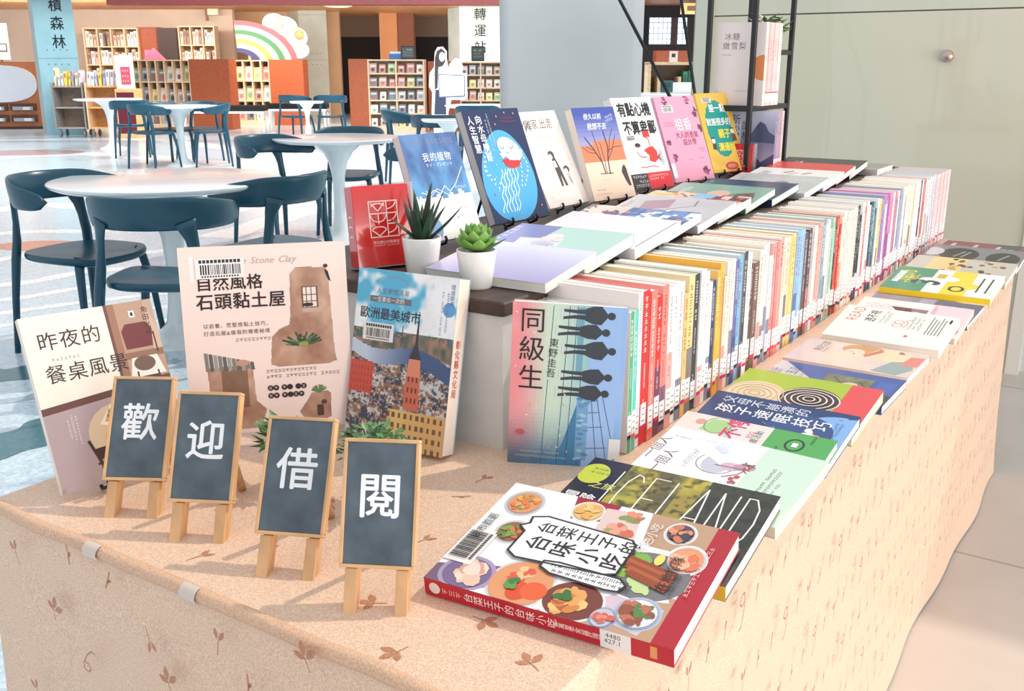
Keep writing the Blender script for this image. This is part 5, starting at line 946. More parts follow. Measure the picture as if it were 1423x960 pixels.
w, h, t = .142, .222, .0175; y = 2.722
for i in range(7):
    A = None
    if i == 0: A = Art(w, h, 'print_matte'); pear(A)
    c = ((246, 218, 212), (238, 172, 172), (244, 196, 192), (238, 176, 174), (246, 206, 202), (244, 196, 194), (248, 238, 232))[i]; S = Art(t, h, 'print_matte'); S.layer(1); S.rect(0, .04, 1, .15, (246, 242, 242)); S.layer(2); S.rect(0, .15, 1, .165, (214, 50, 80)) if i else None; S.marks(.2, .80, 6, .55, (120, 90, 92), True, seed=i + 3); S.marks(.3, .40, 3, .4, (120, 90, 92), True, seed=i)
    lab = 'white book with an orange pear shape on the upper shelf of the black rack' if i == 0 else 'pale pink spined book on the upper rack shelf, %s behind the pear book' % ONES[i - 1]
    book(lab, quadM(-1.126 + .000, y, RZ + .192, 0, 0, t), w, h, t, (246, 232, 228), c, A, 'L', 'books on the upper shelf of the rack', spart=S, mat='print_matte'); y += t + .0008
def mist(A):
    A.layer(1); A.raster(18, 24, lambda x, y: mixc(mixc((206, 214, 236), (120, 116, 150), max(0, .5 - abs(y - .42 - .1 * hn(x * 4, 1))) * 1.6 * (x > .35)), (236, 200, 206), max(0, .4 - y)))
    A.layer(2); A.poly([(.42, .52), (.55, .66), (.64, .78), (.70, .84), (.80, .80), (.88, .68), (1, .62), (1, .5)], (84, 92, 124)); A.poly([(.5, .10), (.62, .3), (.75, .2), (1, .34), (1, .0), (.5, 0)], (96, 90, 120)); A.layer(3); A.text('新松', .12, .96, .20, (46, 46, 58), vert=True, gap=.05, slant=.1); A.text('記村', .34, .86, .18, (46, 46, 58), vert=True, gap=.05)
w, h, t = .150, .176, .016; y = 2.745
for i in range(4):
    A = None
    if i == 0: A = Art(w, h); mist(A)
    S = Art(t, h, 'print_matte'); S.layer(1); S.rect(.05, .06, .95, .26, (240, 236, 236)); S.layer(2); S.marks(.25, .9, 6, .5, (70, 60, 70), True, seed=i)
    lab = 'blue misty mountain book on the lower level of the black rack' if i == 0 else '%s spined book low on the black rack, %s behind the mountain book' % (('', 'lilac', 'mauve', 'cream')[i], ONES[i - 1])
    book(lab, quadM(-1.098, y, RZ + .001, 0, 0, t), w, h, t, (196, 190, 206), ((150, 140, 176), (176, 160, 190), (190, 150, 160), (222, 208, 196))[i], A, 'L', 'books on the lower level of the rack', spart=S); y += t + .001
p = thing('potted_plant', 'small green plant on the upper books at the back of the rack', 'potted plant', (-1.06, 2.93, RZ + .191)); pot(p, .035, .045, .18, (226, 222, 214)); leafy(p, .185, 90, .062, .060, .03, ((96, 128, 84), (120, 150, 100), (80, 108, 72)), 8)

# ================================================================== WHITE BANNER STAND BEHIND THE BOOKS
D = 3.62; b = thing('banner_stand', 'tall blank white banner panel standing behind the riser, seen from its back', 'banner stand', (0, 0, 0))
a0, a1 = atd(694, 60, D), atd(894, 60, D + .02); d = (a1 - a0); d.z = 0; W = d.length; d.normalize(); n = d.cross(Vector((0, 0, 1)))
mb = MB(); rs = []
for z in (.12, .9, 1.4, 2.0, 2.1):
    ins = .0 + (1.5 - z) * .006; P = []
    for k in range(13):
        q = k / 12; P.append(Vector((a0.x, a0.y, z)) + d * (ins + (W - 2 * ins) * q) - n * (.02 * (1 - (2 * q - 1) ** 2)))
    rs.append(P + [p - n * .003 for p in reversed(P)])
mb.loft(rs, (200, 206, 208), 'wall_paint', True, True, None, True); mb.build('banner_panel', b)
mb = MB(); q = Vector((a0.x, a0.y, 0)); mb.tube([q + Vector((0, 0, .12)), q + d * W + Vector((0, 0, .12))], .016, (150, 150, 152), 'metal'); mb.tube([q + d * W * .5 - n * .18 + Vector((0, 0, .02)), q + d * W * .5 + n * .18 + Vector((0, 0, .02))], .018, (120, 120, 124), 'metal'); mb.tube([q + d * W * .5 + Vector((0, 0, .02)), q + d * W * .5 + Vector((0, 0, .12))], .014, (120, 120, 124), 'metal'); mb.build('foot', b)
for (u0, v0, d0, u1, v1, d1) in ((852, -18, 3.46, 940, 152, 3.46), (944, -18, 3.8, 967, 140, 3.8)):
    pA, pB = atd(u0, v0, d0), atd(u1, v1, d1); k = (pB - pA).normalized()
    mb = MB(); mb.tube([pA - k * .25, pB, pB + Vector((0, 0, -.04)), Vector((pB.x, pB.y, 0))], .006, (24, 26, 28), 'black_metal', 10); mb.build('pole', b)

# ================================================================== CAFE TABLES AND CHAIRS
def tulip(label, p, r, z=.745):
    t = thing('cafe_table', label, 'table', (p.x, p.y, 0), group='round white cafe tables'); w_ = (240, 244, 246)
    mb = MB(); mb.lathe([(0, z - .030), (r * .93, z - .028), (r * .985, z - .016), (r, z - .006), (r * .99, z - .001), (r * .97, z), (0, z)], w_, 'white_gloss', 64); mb.build('tabletop', t)
    mb = MB(); k = r / .5; mb.lathe([(.24 * k, z - .03), (.20 * k, z - .045), (.12 * k, z - .10), (.075 * k, z - .17), (.050 * k, z - .27), (.042, .36), (.045, .20), (.060, .09), (.10, .045), (.16, .022), (.198, .012), (.203, 0)], (232, 240, 242), 'white_gloss', 40); mb.build('pedestal', t); return t
def make_chair(label, M):
    c = thing('cafe_chair', label, 'chair', M=M, group='teal plastic cafe chairs'); T = (18, 72, 92)
    # seat: dished rounded square, front towards +y
    mb = MB(); N = 40; rs = []
    def outline(k, dz):
        P = []
        for i in range(N):
            a = 2 * pi * i / N; ca, sa = cos(a), sin(a); e = .62; x = (.225 + .012 * sa) * math.copysign(abs(ca) ** e, ca); y = .215 * math.copysign(abs(sa) ** e, sa)
            P.append(Vector((x * k, y * k + .01, .452 + dz - .012 * (1 - k) * 2 - .018 * max(0, sa) ** 3 * k)))
        return P
    rs = [outline(.90, -.034), outline(.985, -.026), outline(1.0, -.012), outline(.985, -.002), outline(.93, 0), outline(.7, -.004), outline(.35, -.002), outline(.02, 0)]
    mb.loft(rs, T, 'plastic', True, True, None, True); mb.build('seat', c)
    # wrap-around back rail, tallest at the rear, ending in short rounded arms
    mb = MB(); rs = []; K = 36
    for i in range(K + 1):
        s = -1 + 2 * i / K; a = radians(-90 + 112 * s); R1_, R2_ = .262, .25; cx_, cy_ = R1_ * cos(a), R2_ * sin(a) * 1.02 + .0
        q = abs(s); hh = .062 * (1 - .42 * max(0, (q - .45) / .55)) * min(1, sqrt(max(0, 1 - q ** 14)) + .05); zc = .715 - .030 * max(0, q - .35) / .65; th = .011; lean = .05 * (1 - q)
        o = Vector((cos(a), sin(a), 0)); ctr = Vector((cx_, cy_, zc)); P = []
        for m in range(12):
            b_ = 2 * pi * m / 12; zz = hh * math.copysign(abs(sin(b_)) ** .7, sin(b_)); P.append(ctr + o * (th * cos(b_) + lean * zz / .062 * .35) + Vector((0, 0, zz)))
        rs.append(P)
    mb.loft(rs, T, 'plastic', True, True, None, True); mb.build('backrest', c)
    for sx in (-1, 1):   # rear leg rises past the seat and fans out into the rail
        mb = MB(); x = sx
        mb.tube([(.225 * x, -.225, 0), (.212 * x, -.205, .25), (.198 * x, -.188, .42), (.188 * x, -.180, .50), (.178 * x, -.184, .575), (.172 * x, -.191, .625), (.165 * x, -.200, .66), (.16 * x, -.206, .685)],
                [(.013, .013), (.017, .016), (.022, .020), (.022, .018), (.021, .013), (.026, .012), (.034, .011), (.042, .008)], T, 'plastic', 12, up=(.75 * x, -.66, 0) if 0 else (.8, .6 * x, 0)); mb.build('leg', c)
        mb = MB(); mb.tube([(.215 * x, .215, 0), (.200 * x, .19, .25), (.178 * x, .165, .40), (.150 * x, .14, .435)], [(.0125, .0125), (.016, .015), (.020, .018), (.030, .012)], T, 'plastic', 12); mb.build('leg', c)
    return c
CH0 = []
def chair(label, p, f, rot=0.):
    # f: (right, forward) components of the direction the sitter faces
    v = RGT * f[0] + FWD * f[1]; M = Matrix.Translation(Vector((p[0], p[1], 0))) @ Matrix.Rotation(atan2(v.y, v.x) - pi / 2 + rot, 4, 'Z')
    if not CH0: CH0.append(make_chair(label, M)); return CH0[0]
    return dup(CH0[0], M, label)
T1 = onz(232, 248, .745); T2 = onz(468, 190.5, .745); T3 = onz(247, 146.5, .745); T4 = onz(426, 140.5, .745); T5 = onz(624, 165, .745); T6 = onz(672, 146, .745); T7 = onz(150, 137, .745)
tulip('nearest round white pedestal table, between the three dark teal chairs at left', T1, .5); tulip('round white pedestal table just behind the red logo box', T2, .45); tulip('round white pedestal table before the long low bookcase', T3, .49)
tulip('small far white pedestal table before the concrete pillar', T4, .24); tulip('round white pedestal table in front of the magazine rack', T5, .28 * .95); tulip('round white pedestal table right of the woman cutout, half hidden by the banner', T6, .5); tulip('white pedestal table beside the wooden book cart, hidden behind a chair', T7, .5)
q = onz(116, 345, .45); chair('teal chair at the left side of the nearest white table', q, (.90, -.42))
q = onz(237, 380, .45); chair('teal chair seen from behind in front of the nearest white table', q, (.06, 1))
q = onz(374, 338, .45); chair('teal chair at the right side of the nearest white table', q, (-.85, .50))
q = onz(388, 258, .45); chair('teal chair left of the second white table, its arm towards the red box', q, (.80, -.60))
q = onz(486, 239, .45); chair('teal chair behind the second white table facing us', q, (-.05, -1))
q = onz(576, 262, .45); chair('teal chair right of the second white table, behind the watercolour book', q, (-.9, .3))
q = onz(212, 182, .45); chair('teal chair with its back to us, before the table by the long bookcase', q, (.45, .9))
q = onz(292, 180, .45); chair('teal chair right of the table by the long bookcase, facing left', q, (-.93, -.36))
q = onz(236, 178, .45); chair('teal chair behind left of the table by the long bookcase', q, (.9, -.42))
q = onz(268, 178, .45) + FWD * .2; chair('teal chair half hidden behind the pedestal by the long bookcase', q, (-.2, -1))
q = onz(183, 172, .45); chair('teal chair by the wooden book cart, behind another chair', q, (-.25, .95))
q = onz(412, 160, .45); chair('far teal chair left of the small table by the concrete pillar', q, (.35, .94))
q = onz(460, 160, .45); chair('far teal chair right of the small table by the concrete pillar', q, (-.25, .97))
q = onz(566, 196, .45); chair('teal chair left of the table before the magazine rack', q, (.9, .2))
q = onz(610, 205, .45); chair('teal chair seen from behind before the magazine rack table', q, (.05, 1))
q = onz(664, 184, .45); chair('teal chair seen from behind right of the woman cutout', q, (0, 1))

# ================================================================== LIBRARY FURNITURE IN THE BACKGROUND
WD = (176, 92, 56); PW = (236, 206, 172)
def bgM(u, v, D, rz=0.):
    p = atd(u, v, D); return Matrix.Translation(Vector((p.x, p.y, 0))) @ Matrix.Rotation(YAW + rz, 4, 'Z')
BKC = ((248, 244, 240), (244, 236, 228), (226, 190, 176), (246, 242, 238), (206, 214, 224), (240, 222, 204), (246, 240, 234), (170, 140, 130))
def tiny_book(label, grp, M, w, h, d, c, face=False):
    """w thick, h high, d deep; origin bottom centre front"""
    o = MB(); o.box(-w / 2, w / 2, 0, d, 0, h, c, 'print_matte', {'z1': (240, 234, 224)}); o.box(-w * .30, w * .30, -.001, 0, h * .55, h * .85, mixc(c, (60, 50, 60), .45), 'print_matte')
    b = o.build('book', None, M); return tag(b, label, 'book', grp)
def cubby(label, name, M, W, H, Dp, nx, ny, col=PW, ends=None, back=(196, 168, 140), z0=.08):
    b = thing(name, label, 'bookcase', M=M); t = .025; mb = MB(); mb.box(-W / 2, W / 2, Dp - .02, Dp, 0, H, back, 'wood'); mb.build('back_panel', b)
    mb = MB(); mb.box(-W / 2, W / 2, .0, Dp, 0, z0, col, 'wood'); mb.build('plinth', b)
    for s in (-1, 1): mb = MB(); mb.box(min(s * W / 2, s * (W / 2 - t)), max(s * W / 2, s * (W / 2 - t)), 0, Dp, z0, H, col, 'wood'); mb.build('side_panel', b)
    for j in range(ny + 1): z = z0 + (H - z0 - t) * j / ny; mb = MB(); mb.box(-W / 2 + t, W / 2 - t, .0, Dp - .02, z, z + t, col, 'wood'); mb.build('shelf', b)
    for i in range(1, nx): x = -W / 2 + W * i / nx; mb = MB(); mb.box(x - t / 2, x + t / 2, .003, Dp - .02, z0 + t, H - t, col, 'wood'); mb.build('divider', b)
    if ends:
        for s, th in ends: mb = MB(); mb.box(s * W / 2 if s > 0 else -W / 2 - th, W / 2 + th if s > 0 else -W / 2, -.01, Dp + .01, 0, H + .01, WD, 'wood'); mb.build('end_panel', b)
    return b
def fill(M, W, H, nx, ny, z0, grp, label, per, seed, hmin=.6, hmax=.9, deep=.16, cols=BKC, prob=1., y0=.05, j0=0):
    r = random.Random(seed); t = .025; cw = W / nx; ch = (H - z0 - t) / ny
    for j in range(j0, ny):
        for i in range(nx):
            if r.random() > prob: continue
            x = -W / 2 + cw * i + .03; end = -W / 2 + cw * (i + 1) - .03; wd = (end - x) / per
            for k in range(per):
                if r.random() < .08: continue
                tiny_book(label, grp, M @ Matrix.Translation((x + wd * (k + .5), y0, z0 + ch * j + t)), wd * r.uniform(.7, .95), (ch - t) * r.uniform(hmin, hmax), deep, r.choice(cols))
# tall cubby bookcases against the back wall
M = bgM(155, 65, 22.6); cubby('tall pale cubby bookcase behind the sign stand', 'cubby_bookcase', M, 1.20, 2.02, .32, 4, 5); fill(M, 1.20, 2.02, 4, 5, .08, 'books in the left tall bookcase', 'pale spined book in the tall cubby bookcase at left', 3, 1, j0=2)
M = bgM(274, 65, 22.6); cubby('tall pale cubby bookcase left of the rainbow board', 'cubby_bookcase', M, .80, 2.06, .32, 3, 5); fill(M, .80, 2.06, 3, 5, .08, 'books in the right tall bookcase', 'pale spined book in the tall bookcase left of the rainbow', 3, 2, j0=3)
mb = MB(); w0 = thing('cupboard', 'red brown wooden cupboard between the two tall bookcases', 'cupboard', M=bgM(206, 65, 22.7)); mb.box(-.23, .23, 0, .4, 0, 2.04, (156, 76, 50), 'wood'); mb.build('body', w0); mb = MB(); mb.box(-.21, .21, -.015, 0, .06, 2.0, (164, 82, 54), 'wood'); mb.build('door', w0)
mb = MB(); w0 = thing('cupboard', 'black brown tall cupboard beside the red brown one', 'cupboard', M=bgM(234, 65, 22.6)); mb.box(-.215, .215, 0, .4, 0, 2.02, (70, 48, 44), 'wood'); mb.build('body', w0); mb = MB(); mb.box(-.2, .2, -.015, 0, .06, 1.98, (60, 42, 40), 'wood'); mb.build('door', w0)
# low display bookcases with picture books facing out
def face_books(M, W, H, nx, ny, z0, grp, label, seed, cols, lean=.25, name='book', cat='book'):
    r = random.Random(seed); t = .025; cw = W / nx; ch = (H - z0 - t) / ny
    for j in range(ny):
        for i in range(nx):
            h = (ch - t) * r.uniform(.62, .85); w = min(cw * .78, h * r.uniform(.7, .95)); c = r.choice(cols)
            o = MB(); o.box(-w / 2, w / 2, 0, .012, 0, h, c, 'print_matte'); o.box(-w * .38, w * .38, -.001, 0, h * .62, h * .80, mixc(c, (250, 250, 250), .7), 'print_matte'); o.ellipsoid((0, -.0005, h * .35), (w * .26, .001, h * .2), mixc(c, r.choice(((40, 40, 60), (220, 90, 70), (90, 150, 170))), .6), 'print_matte', 10, 6)
            tag(o.build(name, None, M @ Matrix.Translation((-W / 2 + cw * (i + .5), .06, z0 + ch * j + t)) @ Matrix.Rotation(-lean, 4, 'X')), label, cat, grp)
MAG = ((226, 222, 220), (190, 190, 196), (150, 160, 170), (236, 228, 222), (214, 150, 142), (130, 140, 150), (230, 224, 212), (176, 200, 150), (240, 224, 150), (206, 176, 168))
M = bgM(224, 120, 20.2, -.10); cubby('long low pale bookcase of picture books before the tall bookcases', 'low_bookcase', M, 1.22, 1.34, .40, 7, 3, ends=((1, .80),)); face_books(M, 1.22, 1.34, 7, 3, .08, 'books in the long low bookcase', 'picture book facing out of the long low bookcase', 5, MAG)
M = bgM(345, 120, 21.6, -.05); cubby('low pale bookcase of picture books under the rainbow board', 'low_bookcase', M, .95, 1.34, .40, 5, 3, ends=((1, .72),)); face_books(M, .95, 1.34, 5, 3, .08, 'books in the low bookcase under the rainbow', 'picture book facing out of the low bookcase under the rainbow', 6, MAG)
M = bgM(551, 130, 19.4, -.04); cubby('magazine rack with wooden left end beside the woman cutout', 'magazine_rack', M, 1.08, 1.34, .34, 2, 5, ends=((-1, .36),), back=(206, 190, 170)); face_books(M, 1.08, 1.34, 6, 5, .08, 'magazines in the rack left of the cutout', 'magazine facing out of the rack left of the woman cutout', 7, MAG, name='magazine', cat='magazine')
M = bgM(668, 130, 19.8, -.04); cubby('second magazine rack, half hidden by the white banner', 'magazine_rack', M, .80, 1.30, .34, 2, 5, ends=((-1, .62),), back=(206, 190, 170)); face_books(M, .80, 1.30, 5, 5, .08, 'magazines in the rack by the banner', 'magazine facing out of the rack beside the white banner', 8, MAG, name='magazine', cat='magazine')
# things standing on the racks
def small_board(label, M, w, h, frame, face, seed):
    b = thing('tabletop_sign', label, 'sign', M=M); mb = MB(); mb.rbox(-w / 2, w / 2, 0, .02, 0, h, frame, 'plastic', .004); mb.rbox(-w * .35, w * .35, -.04, .06, 0, .012, frame, 'plastic', .004); mb.build('frame', b)
    A = Art(w, h); A.layer(1); A.rect(.08, .1, .92, .9, face); A.layer(2); A.marks(.16, .66, 5, .13, (230, 230, 226), seed=seed); A.marks(.16, .46, 6, .11, (150, 160, 160), seed=seed + 1); A.marks(.16, .26, 6, .11, (150, 160, 160), seed=seed + 2); mb = MB(); A.put(mb, lambda x, y, e: (x - w / 2, -e * 6, y)); mb.build('face', b)
def topz(u, v, D): return atd(u, v, D).z
M = bgM(567, 80, 19.5); small_board('small dark sign on the magazine rack beside the blue leaflet box', M @ Matrix.Translation((0, 0, 1.345)), .26, .24, (40, 44, 46), (84, 98, 98), 2)
M = bgM(664, 80, 19.9); small_board('small black sign on top of the rack by the banner', M @ Matrix.Translation((0, 0, 1.31)), .25, .28, (34, 38, 40), (70, 84, 84), 6)
lb = thing('leaflet_box', 'small blue leaflet box on the magazine rack', 'box', M=bgM(549, 80, 19.5) @ Matrix.Translation((0, .05, 1.346))); mb = MB(); mb.rbox(-.12, .12, 0, .14, 0, .10, (70, 130, 200), 'plastic', .01); mb.build('body', lb); mb = MB(); mb.box(-.10, .10, .01, .02, .10, .14, (226, 234, 244), 'print_matte'); mb.build('leaflet', lb)
py = MB(); py.loft([[Vector((-.17, -.12, 0)), Vector((.19, -.12, 0)), Vector((.19, .12, 0)), Vector((-.17, .12, 0))], [Vector((-.01, -.01, .22)), Vector((.01, -.01, .22)), Vector((.01, .01, .22)), Vector((-.01, .01, .22))]], (236, 96, 130), 'print_matte'); py.box(-.19, -.08, .02, .06, 0, .18, (240, 150, 176), 'print_matte')
tag(py.build('pyramid_display', None, bgM(212, 80, 20.3) @ Matrix.Translation((0, .1, 1.345))), 'pink pyramid shaped display standing on the long low bookcase', 'display')
# rainbow board with cloud behind the low bookcase
rb = thing('rainbow_board', 'rainbow shaped board with white cloud standing over the low bookcase', 'display board', M=bgM(330, 60, 22.1)); mb = MB(); r0 = 1.28
for i, c in enumerate(((228, 110, 124), (244, 226, 220), (86, 150, 112), (246, 226, 196), (240, 178, 110), (240, 226, 210), (74, 84, 140))):
    ra, rb_ = r0 - .13 * i, r0 - .13 * (i + 1); P = []
    for k in range(25): a = radians(4 + 88 * k / 24); P.append((ra * cos(a), ra * sin(a)))
    Q = [(rb_ * cos(radians(4 + 88 * k / 24)), rb_ * sin(radians(4 + 88 * k / 24))) for k in range(25)]
    ring_f = [[Vector((x, y_, 1.34 + (z - .15) * .72)) for x, z in P] + [Vector((x, y_, 1.34 + (z - .15) * .72)) for x, z in reversed(Q)] for y_ in (0., .02)]
    mb.loft(ring_f, c, 'print_matte', True, True)
mb.build('rainbow', rb); mb = MB()
for x, z, r in ((1.0, 2.0, .30), (1.22, 1.80, .28), (.80, 2.10, .25), (1.30, 1.55, .22)): mb.loft([[Vector((x + r * cos(2 * pi * k / 24), y_, z + r * .8 * sin(2 * pi * k / 24))) for k in range(24)] for y_ in (.03, .05)], (244, 240, 238), 'print_matte', True, True)
mb.build('cloud', rb); mb = MB(); mb.lathe([(0, 0), (.10, .0), (.10, .02), (0, .02)], (226, 180, 120), 'wood', 20, (0, 0, 0), M=Matrix.Translation((1.34, .0, 1.86)) @ Matrix.Rotation(pi / 2, 4, 'X')); mb.build('round_badge', rb)
mb = MB(); mb.box(.2, .26, .05, .09, 0, 1.5, (226, 206, 180), 'wood'); mb.build('post', rb); mb = MB(); mb.box(.9, .96, .05, .09, 0, 1.7, (226, 206, 180), 'wood'); mb.build('post', rb)
# two book carts
def cart(label, M, W, col, seed, end):
    c = thing('book_cart', label, 'book cart', M=M); Hh = .92
    for s in (-1, 1):
        mb = MB(); mb.rbox(s * W / 2 - .015, s * W / 2 + .015, -.02, .42, .14, Hh + .02, end, 'wood', .006); mb.build('side_panel', c)
    for z in (.15, .50, .86):
        mb = MB(); mb.box(-W / 2 + .015, W / 2 - .015, 0, .40, z, z + .025, col, 'wood'); mb.build('shelf', c)
    mb = MB(); mb.box(-W / 2 + .015, W / 2 - .015, .39, .41, .15, Hh - .05, mixc(col, (120, 90, 70), .25), 'wood'); mb.build('back_panel', c)
    for sx in (-1, 1):
        for y in (.05, .35):
            mb = MB(); mb.tube([(sx * (W / 2 - .05), y, .06), (sx * (W / 2 - .05), y, .15)], .014, (150, 150, 152), 'metal', 8); fk = mb.build('caster', c)
            mb = MB(); mb.lathe([(.02, -.015), (.055, -.015), (.06, 0), (.055, .015), (.02, .015)], (120, 126, 132), 'plastic', 16, M=Matrix.Translation((sx * (W / 2 - .05), y, .06)) @ Matrix.Rotation(pi / 2, 4, 'Y')); mb.build('wheel', fk)
    return c, Hh
r = random.Random(3)
for lab, u, W, col, end, grp, bl in (('grey book cart below the blue pillar', 95, .52, (176, 160, 146), (150, 146, 146), 'books on the grey cart', 'book standing on top of the grey book cart'), ('light wooden book cart beside the grey one', 143, .56, (240, 184, 116), (236, 200, 156), 'books on the wooden cart', 'book standing on top of the light wooden book cart')):
    M = bgM(u, 140, 17.9, .06); c, Hh = cart(lab, M, W, col, 3, end)
    for k in range(8):
        x = -W / 2 + .05 + (W - .1) * k / 7; cc = r.choice(((236, 226, 236), (226, 216, 190), (196, 200, 226), (240, 240, 244), (176, 176, 190), (244, 214, 110), (226, 226, 230)))
        tiny_book(bl, grp, M @ Matrix.Translation((x, .06, .886)) @ Matrix.Rotation(r.uniform(-.12, .12), 4, 'Y'), r.uniform(.03, .055), r.uniform(.18, .32), .2, cc)
# lectern-like sign stand
s = thing('sign_stand', 'clear acrylic notice holder with red notice on a wooden stand beside the carts', 'sign', M=bgM(172, 120, 17.7)); mb = MB(); mb.rbox(-.18, .18, .02, .36, 0, .84, (238, 190, 130), 'wood', .01); mb.box(-.15, .15, .012, .022, .08, .78, (104, 34, 52), 'print_matte'); mb.build('stand', s)
mb = MB(); mb.box(-.16, .16, .1, .115, .84, 1.40, (236, 240, 244), 'white_gloss'); A = Art(.32, .56); A.layer(1); A.rect(.28, .12, .80, .66, (232, 84, 104)); A.layer(2); A.text('公告', .34, .48, .2, (250, 230, 230)) if 0 else A.marks(.34, .50, 3, .13, (250, 226, 230)); A.marks(.34, .34, 3, .13, (250, 226, 230), seed=4); A.marks(.34, .2, 3, .13, (250, 226, 230), seed=5); A.put(mb, lambda x, y, e: (x - .16, .1 - e * 5, .84 + y)); mb.build('acrylic_holder', s)
# wooden display cabinet with oval white board at the left edge
cb = thing('display_cabinet', 'wooden cabinet with a large white oval board at the left edge', 'cabinet', M=bgM(-4, 130, 20.2, .10)); mb = MB(); mb.box(-.85, .82, .06, .40, .05, 1.30, (190, 116, 70), 'wood'); mb.box(-.87, .84, .0, .42, 0, .05, (60, 50, 50), 'wood'); mb.build('body', cb)
mb = MB(); mb.loft([[Vector((-.10 + .86 * math.copysign(abs(cos(a)) ** .7, cos(a)), y_, .88 + .36 * math.copysign(abs(sin(a)) ** .8, sin(a)))) for a in [2 * pi * k / 36 for k in range(36)]] for y_ in (.055, .03)], (226, 234, 246), 'white_gloss', True, True); mb.build('oval_board', cb)
for i, (x, z) in enumerate(((.2, .36), (.2, .14), (-.35, .36), (-.35, .14))):
    mb = MB(); mb.box(x, x + .50, .02, .10, z, z + .14, (90, 60, 46), 'wood'); dw = mb.build('drawer', cb)
    mb = MB(); mb.box(x + .06, x + .44, -.02, .06, z + .01, z + .08, (170, 172, 180), 'plastic'); mb.box(x + .26, x + .40, -.022, -.02, z + .02, z + .075, (240, 240, 242), 'print_matte'); mb.build('file_box', dw)
wp = thing('notice_board', 'white notice panel standing above the wooden cabinet at the left edge', 'notice board', M=bgM(-2, 60, 20.9)); mb = MB(); mb.box(-.3, .20, 0, .02, 1.34, 2.05, (244, 246, 248), 'white_gloss'); mb.box(-.1, .16, -.004, 0, 1.50, 1.66, (60, 64, 70), 'print_matte'); mb.box(-.08, .14, -.006, -.004, 1.52, 1.64, (236, 238, 240), 'print_matte'); mb.build('panel', wp)
mb = MB(); mb.box(-.02, .02, .02, .05, 0, 1.6, (150, 150, 150), 'metal'); mb.build('post', wp)
# benches with black cushions
for lab, u, v, D, W in (('white legged bench with black cushion before the long bookcase end', 310, 165, 18.6, 1.5), ('white legged bench with black cushion before the concrete pillar', 412, 160, 19.6, 1.15)):
    bn = thing('bench', lab, 'bench', M=bgM(u, v, D)); mb = MB(); mb.rbox(-W / 2, W / 2, 0, .42, .42, .52, (30, 28, 30), 'fabric', .03); mb.build('cushion', bn); mb = MB(); mb.box(-W / 2, W / 2, .01, .41, .38, .42, (240, 240, 240), 'white_gloss'); mb.build('seat_rail', bn)
    for sx in (-1, 1):
        for y in (.03, .37): mb = MB(); mb.tube([(sx * (W / 2 - .05), y, .40), (sx * (W / 2 - .02), y, 0)], .024, (242, 242, 242), 'white_gloss', 8); mb.build('leg', bn)
# cardboard cutout of a woman holding a board
cu = thing('cardboard_cutout', 'life size cardboard cutout of a woman in a dark skirt holding a white board', 'cutout', M=bgM(617, 110, 18.7)); mb = MB(); mb.box(-.2, .2, 0, .16, 0, .02, (240, 240, 242), 'plastic'); 
def plate(P, y0, y1, col, m=mb): m.loft([[Vector((x, y, z)) for x, z in P] for y in (y1, y0)], col, 'print_matte', True, True)
plate([(-.20, .02), (.06, .02), (.07, .40), (.13, .62), (.36, .62), (.42, .70), (.42, 1.08), (.33, 1.10), (.35, 1.22), (.30, 1.34), (.20, 1.36), (.11, 1.26), (.08, 1.18), (.06, 1.36), (.06, 1.48), (-.01, 1.56), (-.11, 1.55), (-.16, 1.46), (-.18, 1.20), (-.26, 1.10), (-.28, .86), (-.22, .76), (-.24, .40)], 0, .012, (248, 248, 250)); mb.build('outline_board', cu)
mb = MB(); plate([(-.19, .36), (.03, .36), (.03, .80), (-.16, .80)], -.004, 0, (60, 70, 96), mb); mb.build('skirt', cu); mb = MB(); plate([(-.17, 1.0), (-.16, 1.36), (-.12, 1.48), (-.04, 1.53), (.02, 1.48), (.03, 1.30), (-.02, 1.22), (-.10, 1.20), (-.12, .84), (-.17, .80)], -.004, 0, (70, 62, 66), mb); mb.build('hair', cu)
mb = MB(); mb.ellipsoid((-.03, -.006, 1.38), (.055, .006, .085), (244, 220, 208), 'print_matte'); plate([(-.15, .06), (-.10, .06), (-.10, .36), (-.16, .36)], -.003, 0, (238, 216, 206), mb); plate([(-.03, .06), (.02, .06), (.02, .36), (-.04, .36)], -.003, 0, (238, 216, 206), mb); mb.build('skin', cu)
mb = MB(); plate([(-.10, .66), (.38, .68), (.38, 1.06), (-.10, 1.08)], -.012, -.004, (90, 104, 130), mb); plate([(-.085, .68), (.365, .70), (.365, 1.045), (-.085, 1.065)], -.014, -.012, (246, 248, 250), mb)
A = Art(.4, .3); A.layer(1); A.marks(.05, .78, 7, .10, (150, 170, 200), seed=2); A.marks(.05, .5, 8, .09, (190, 200, 214), seed=3); A.marks(.05, .25, 6, .09, (214, 206, 170), seed=4); A.put(mb, lambda x, y, e: (x - .06, -.0141 - e * 6, .72 + y)); mb.build('held_board', cu)
mb = MB(); mb.ellipsoid((.22, -.006, 1.22), (.10, .008, .11), (246, 236, 196), 'print_matte'); mb.build('round_badge', cu)
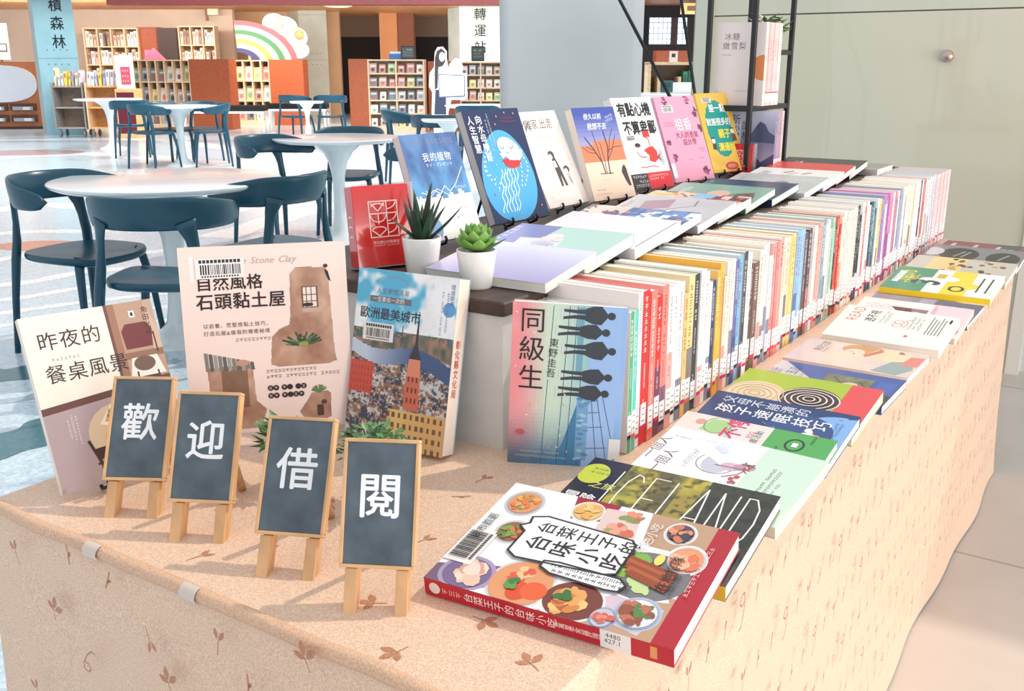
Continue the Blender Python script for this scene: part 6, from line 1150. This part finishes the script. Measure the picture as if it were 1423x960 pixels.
# right-hand gap: counter, shelf, cabinet
g = thing('counter', 'white counter seen between the banner and the glass partition', 'counter', M=bgM(930, 128, 9.2)); mb = MB(); mb.rbox(-.55, .5, 0, .5, .92, .985, (246, 248, 250), 'white_gloss', .02); mb.box(-.5, .45, .05, .45, 0, .92, (226, 226, 226), 'white_gloss'); mb.build('body', g)
g = thing('wooden_bookcase', 'pale wooden bookcase with green books behind the white counter', 'bookcase', M=bgM(936, 105, 10.4)); mb = MB()
for x0, x1, z0, z1 in ((-.26, -.23, 0, 1.26), (.26, .29, 0, 1.26), (-.26, .29, 1.235, 1.265), (-.26, .29, .9, .93), (-.16, -.13, .93, 1.12), (.05, .08, .93, 1.12)): mb.box(x0, x1, 0, .3, z0, z1, (236, 204, 164), 'wood')
mb.build('frame', g); mb = MB(); mb.box(-.26, .29, .28, .3, 0, 1.24, (120, 96, 80), 'wood'); mb.build('back_panel', g)
for i, (x, w_, h_, c) in enumerate(((-.06, .15, .15, (60, 120, 118)), (.13, .045, .24, (70, 150, 120)), (.18, .04, .25, (60, 140, 106)), (.225, .03, .22, (214, 226, 216)))):
    tiny_book(('teal file box', 'tall green book left of its pair', 'tall green book right of its pair', 'pale green slim book')[i] + ' in the bookcase behind the white counter', None, bgM(936, 105, 10.4) @ Matrix.Translation((x, .05, .931)), w_, h_, .18, c)
g = thing('white_carton', 'white carton standing on the counter beside the glass partition', 'carton', M=bgM(952, 120, 9.3) @ Matrix.Translation((0, .06, .986))); mb = MB(); mb.rbox(-.08, .09, 0, .14, 0, .09, (248, 248, 248), 'print_matte', .004); mb.build('body', g); mb = MB(); mb.box(-.075, .085, .01, .13, .09, .094, (232, 232, 232), 'print_matte'); mb.build('lid', g)
g = thing('wooden_cabinet', 'brown wooden cabinet with a pasted notice below the far windows', 'cabinet', M=bgM(935, 80, 17.0)); mb = MB(); mb.rbox(-.28, .28, 0, .4, 0, 1.47, (170, 84, 52), 'wood', .02); mb.build('body', g); mb = MB(); mb.box(-.06, .08, -.004, 0, 1.24, 1.46, (232, 206, 196), 'print_matte'); mb.box(-.02, .04, -.006, -.004, 1.36, 1.42, (70, 50, 50), 'print_matte'); mb.build('notice', g)
ps = thing('hanging_sign', 'small orange sign hanging under the ceiling by the glass edge', 'sign', M=bgM(960, 22, 15.8)); mb = MB(); mb.box(-.16, .16, 0, .02, 1.98, 2.14, (238, 186, 120), 'print_matte'); mb.box(-.06, .06, -.003, 0, 2.03, 2.10, (120, 80, 60), 'print_matte'); mb.build('panel', ps); mb = MB(); mb.box(-.01, .01, .005, .015, 2.14, 2.36, (90, 80, 76), 'metal'); mb.build('hanger', ps)
cf = thing('camera_box', 'small beige wall lamp box high beside the tall bookcase', 'wall lamp', M=bgM(297, 18, 23.4)); mb = MB(); mb.rbox(-.12, .12, -.1, 0, 2.32, 2.55, (236, 214, 190), 'plastic', .01); mb.build('body', cf); mb = MB(); mb.rbox(-.18, -.12, -.06, 0, 2.2, 2.5, (150, 100, 76), 'wood', .01); mb.build('bracket', cf); cf.name = 'wall_lamp'
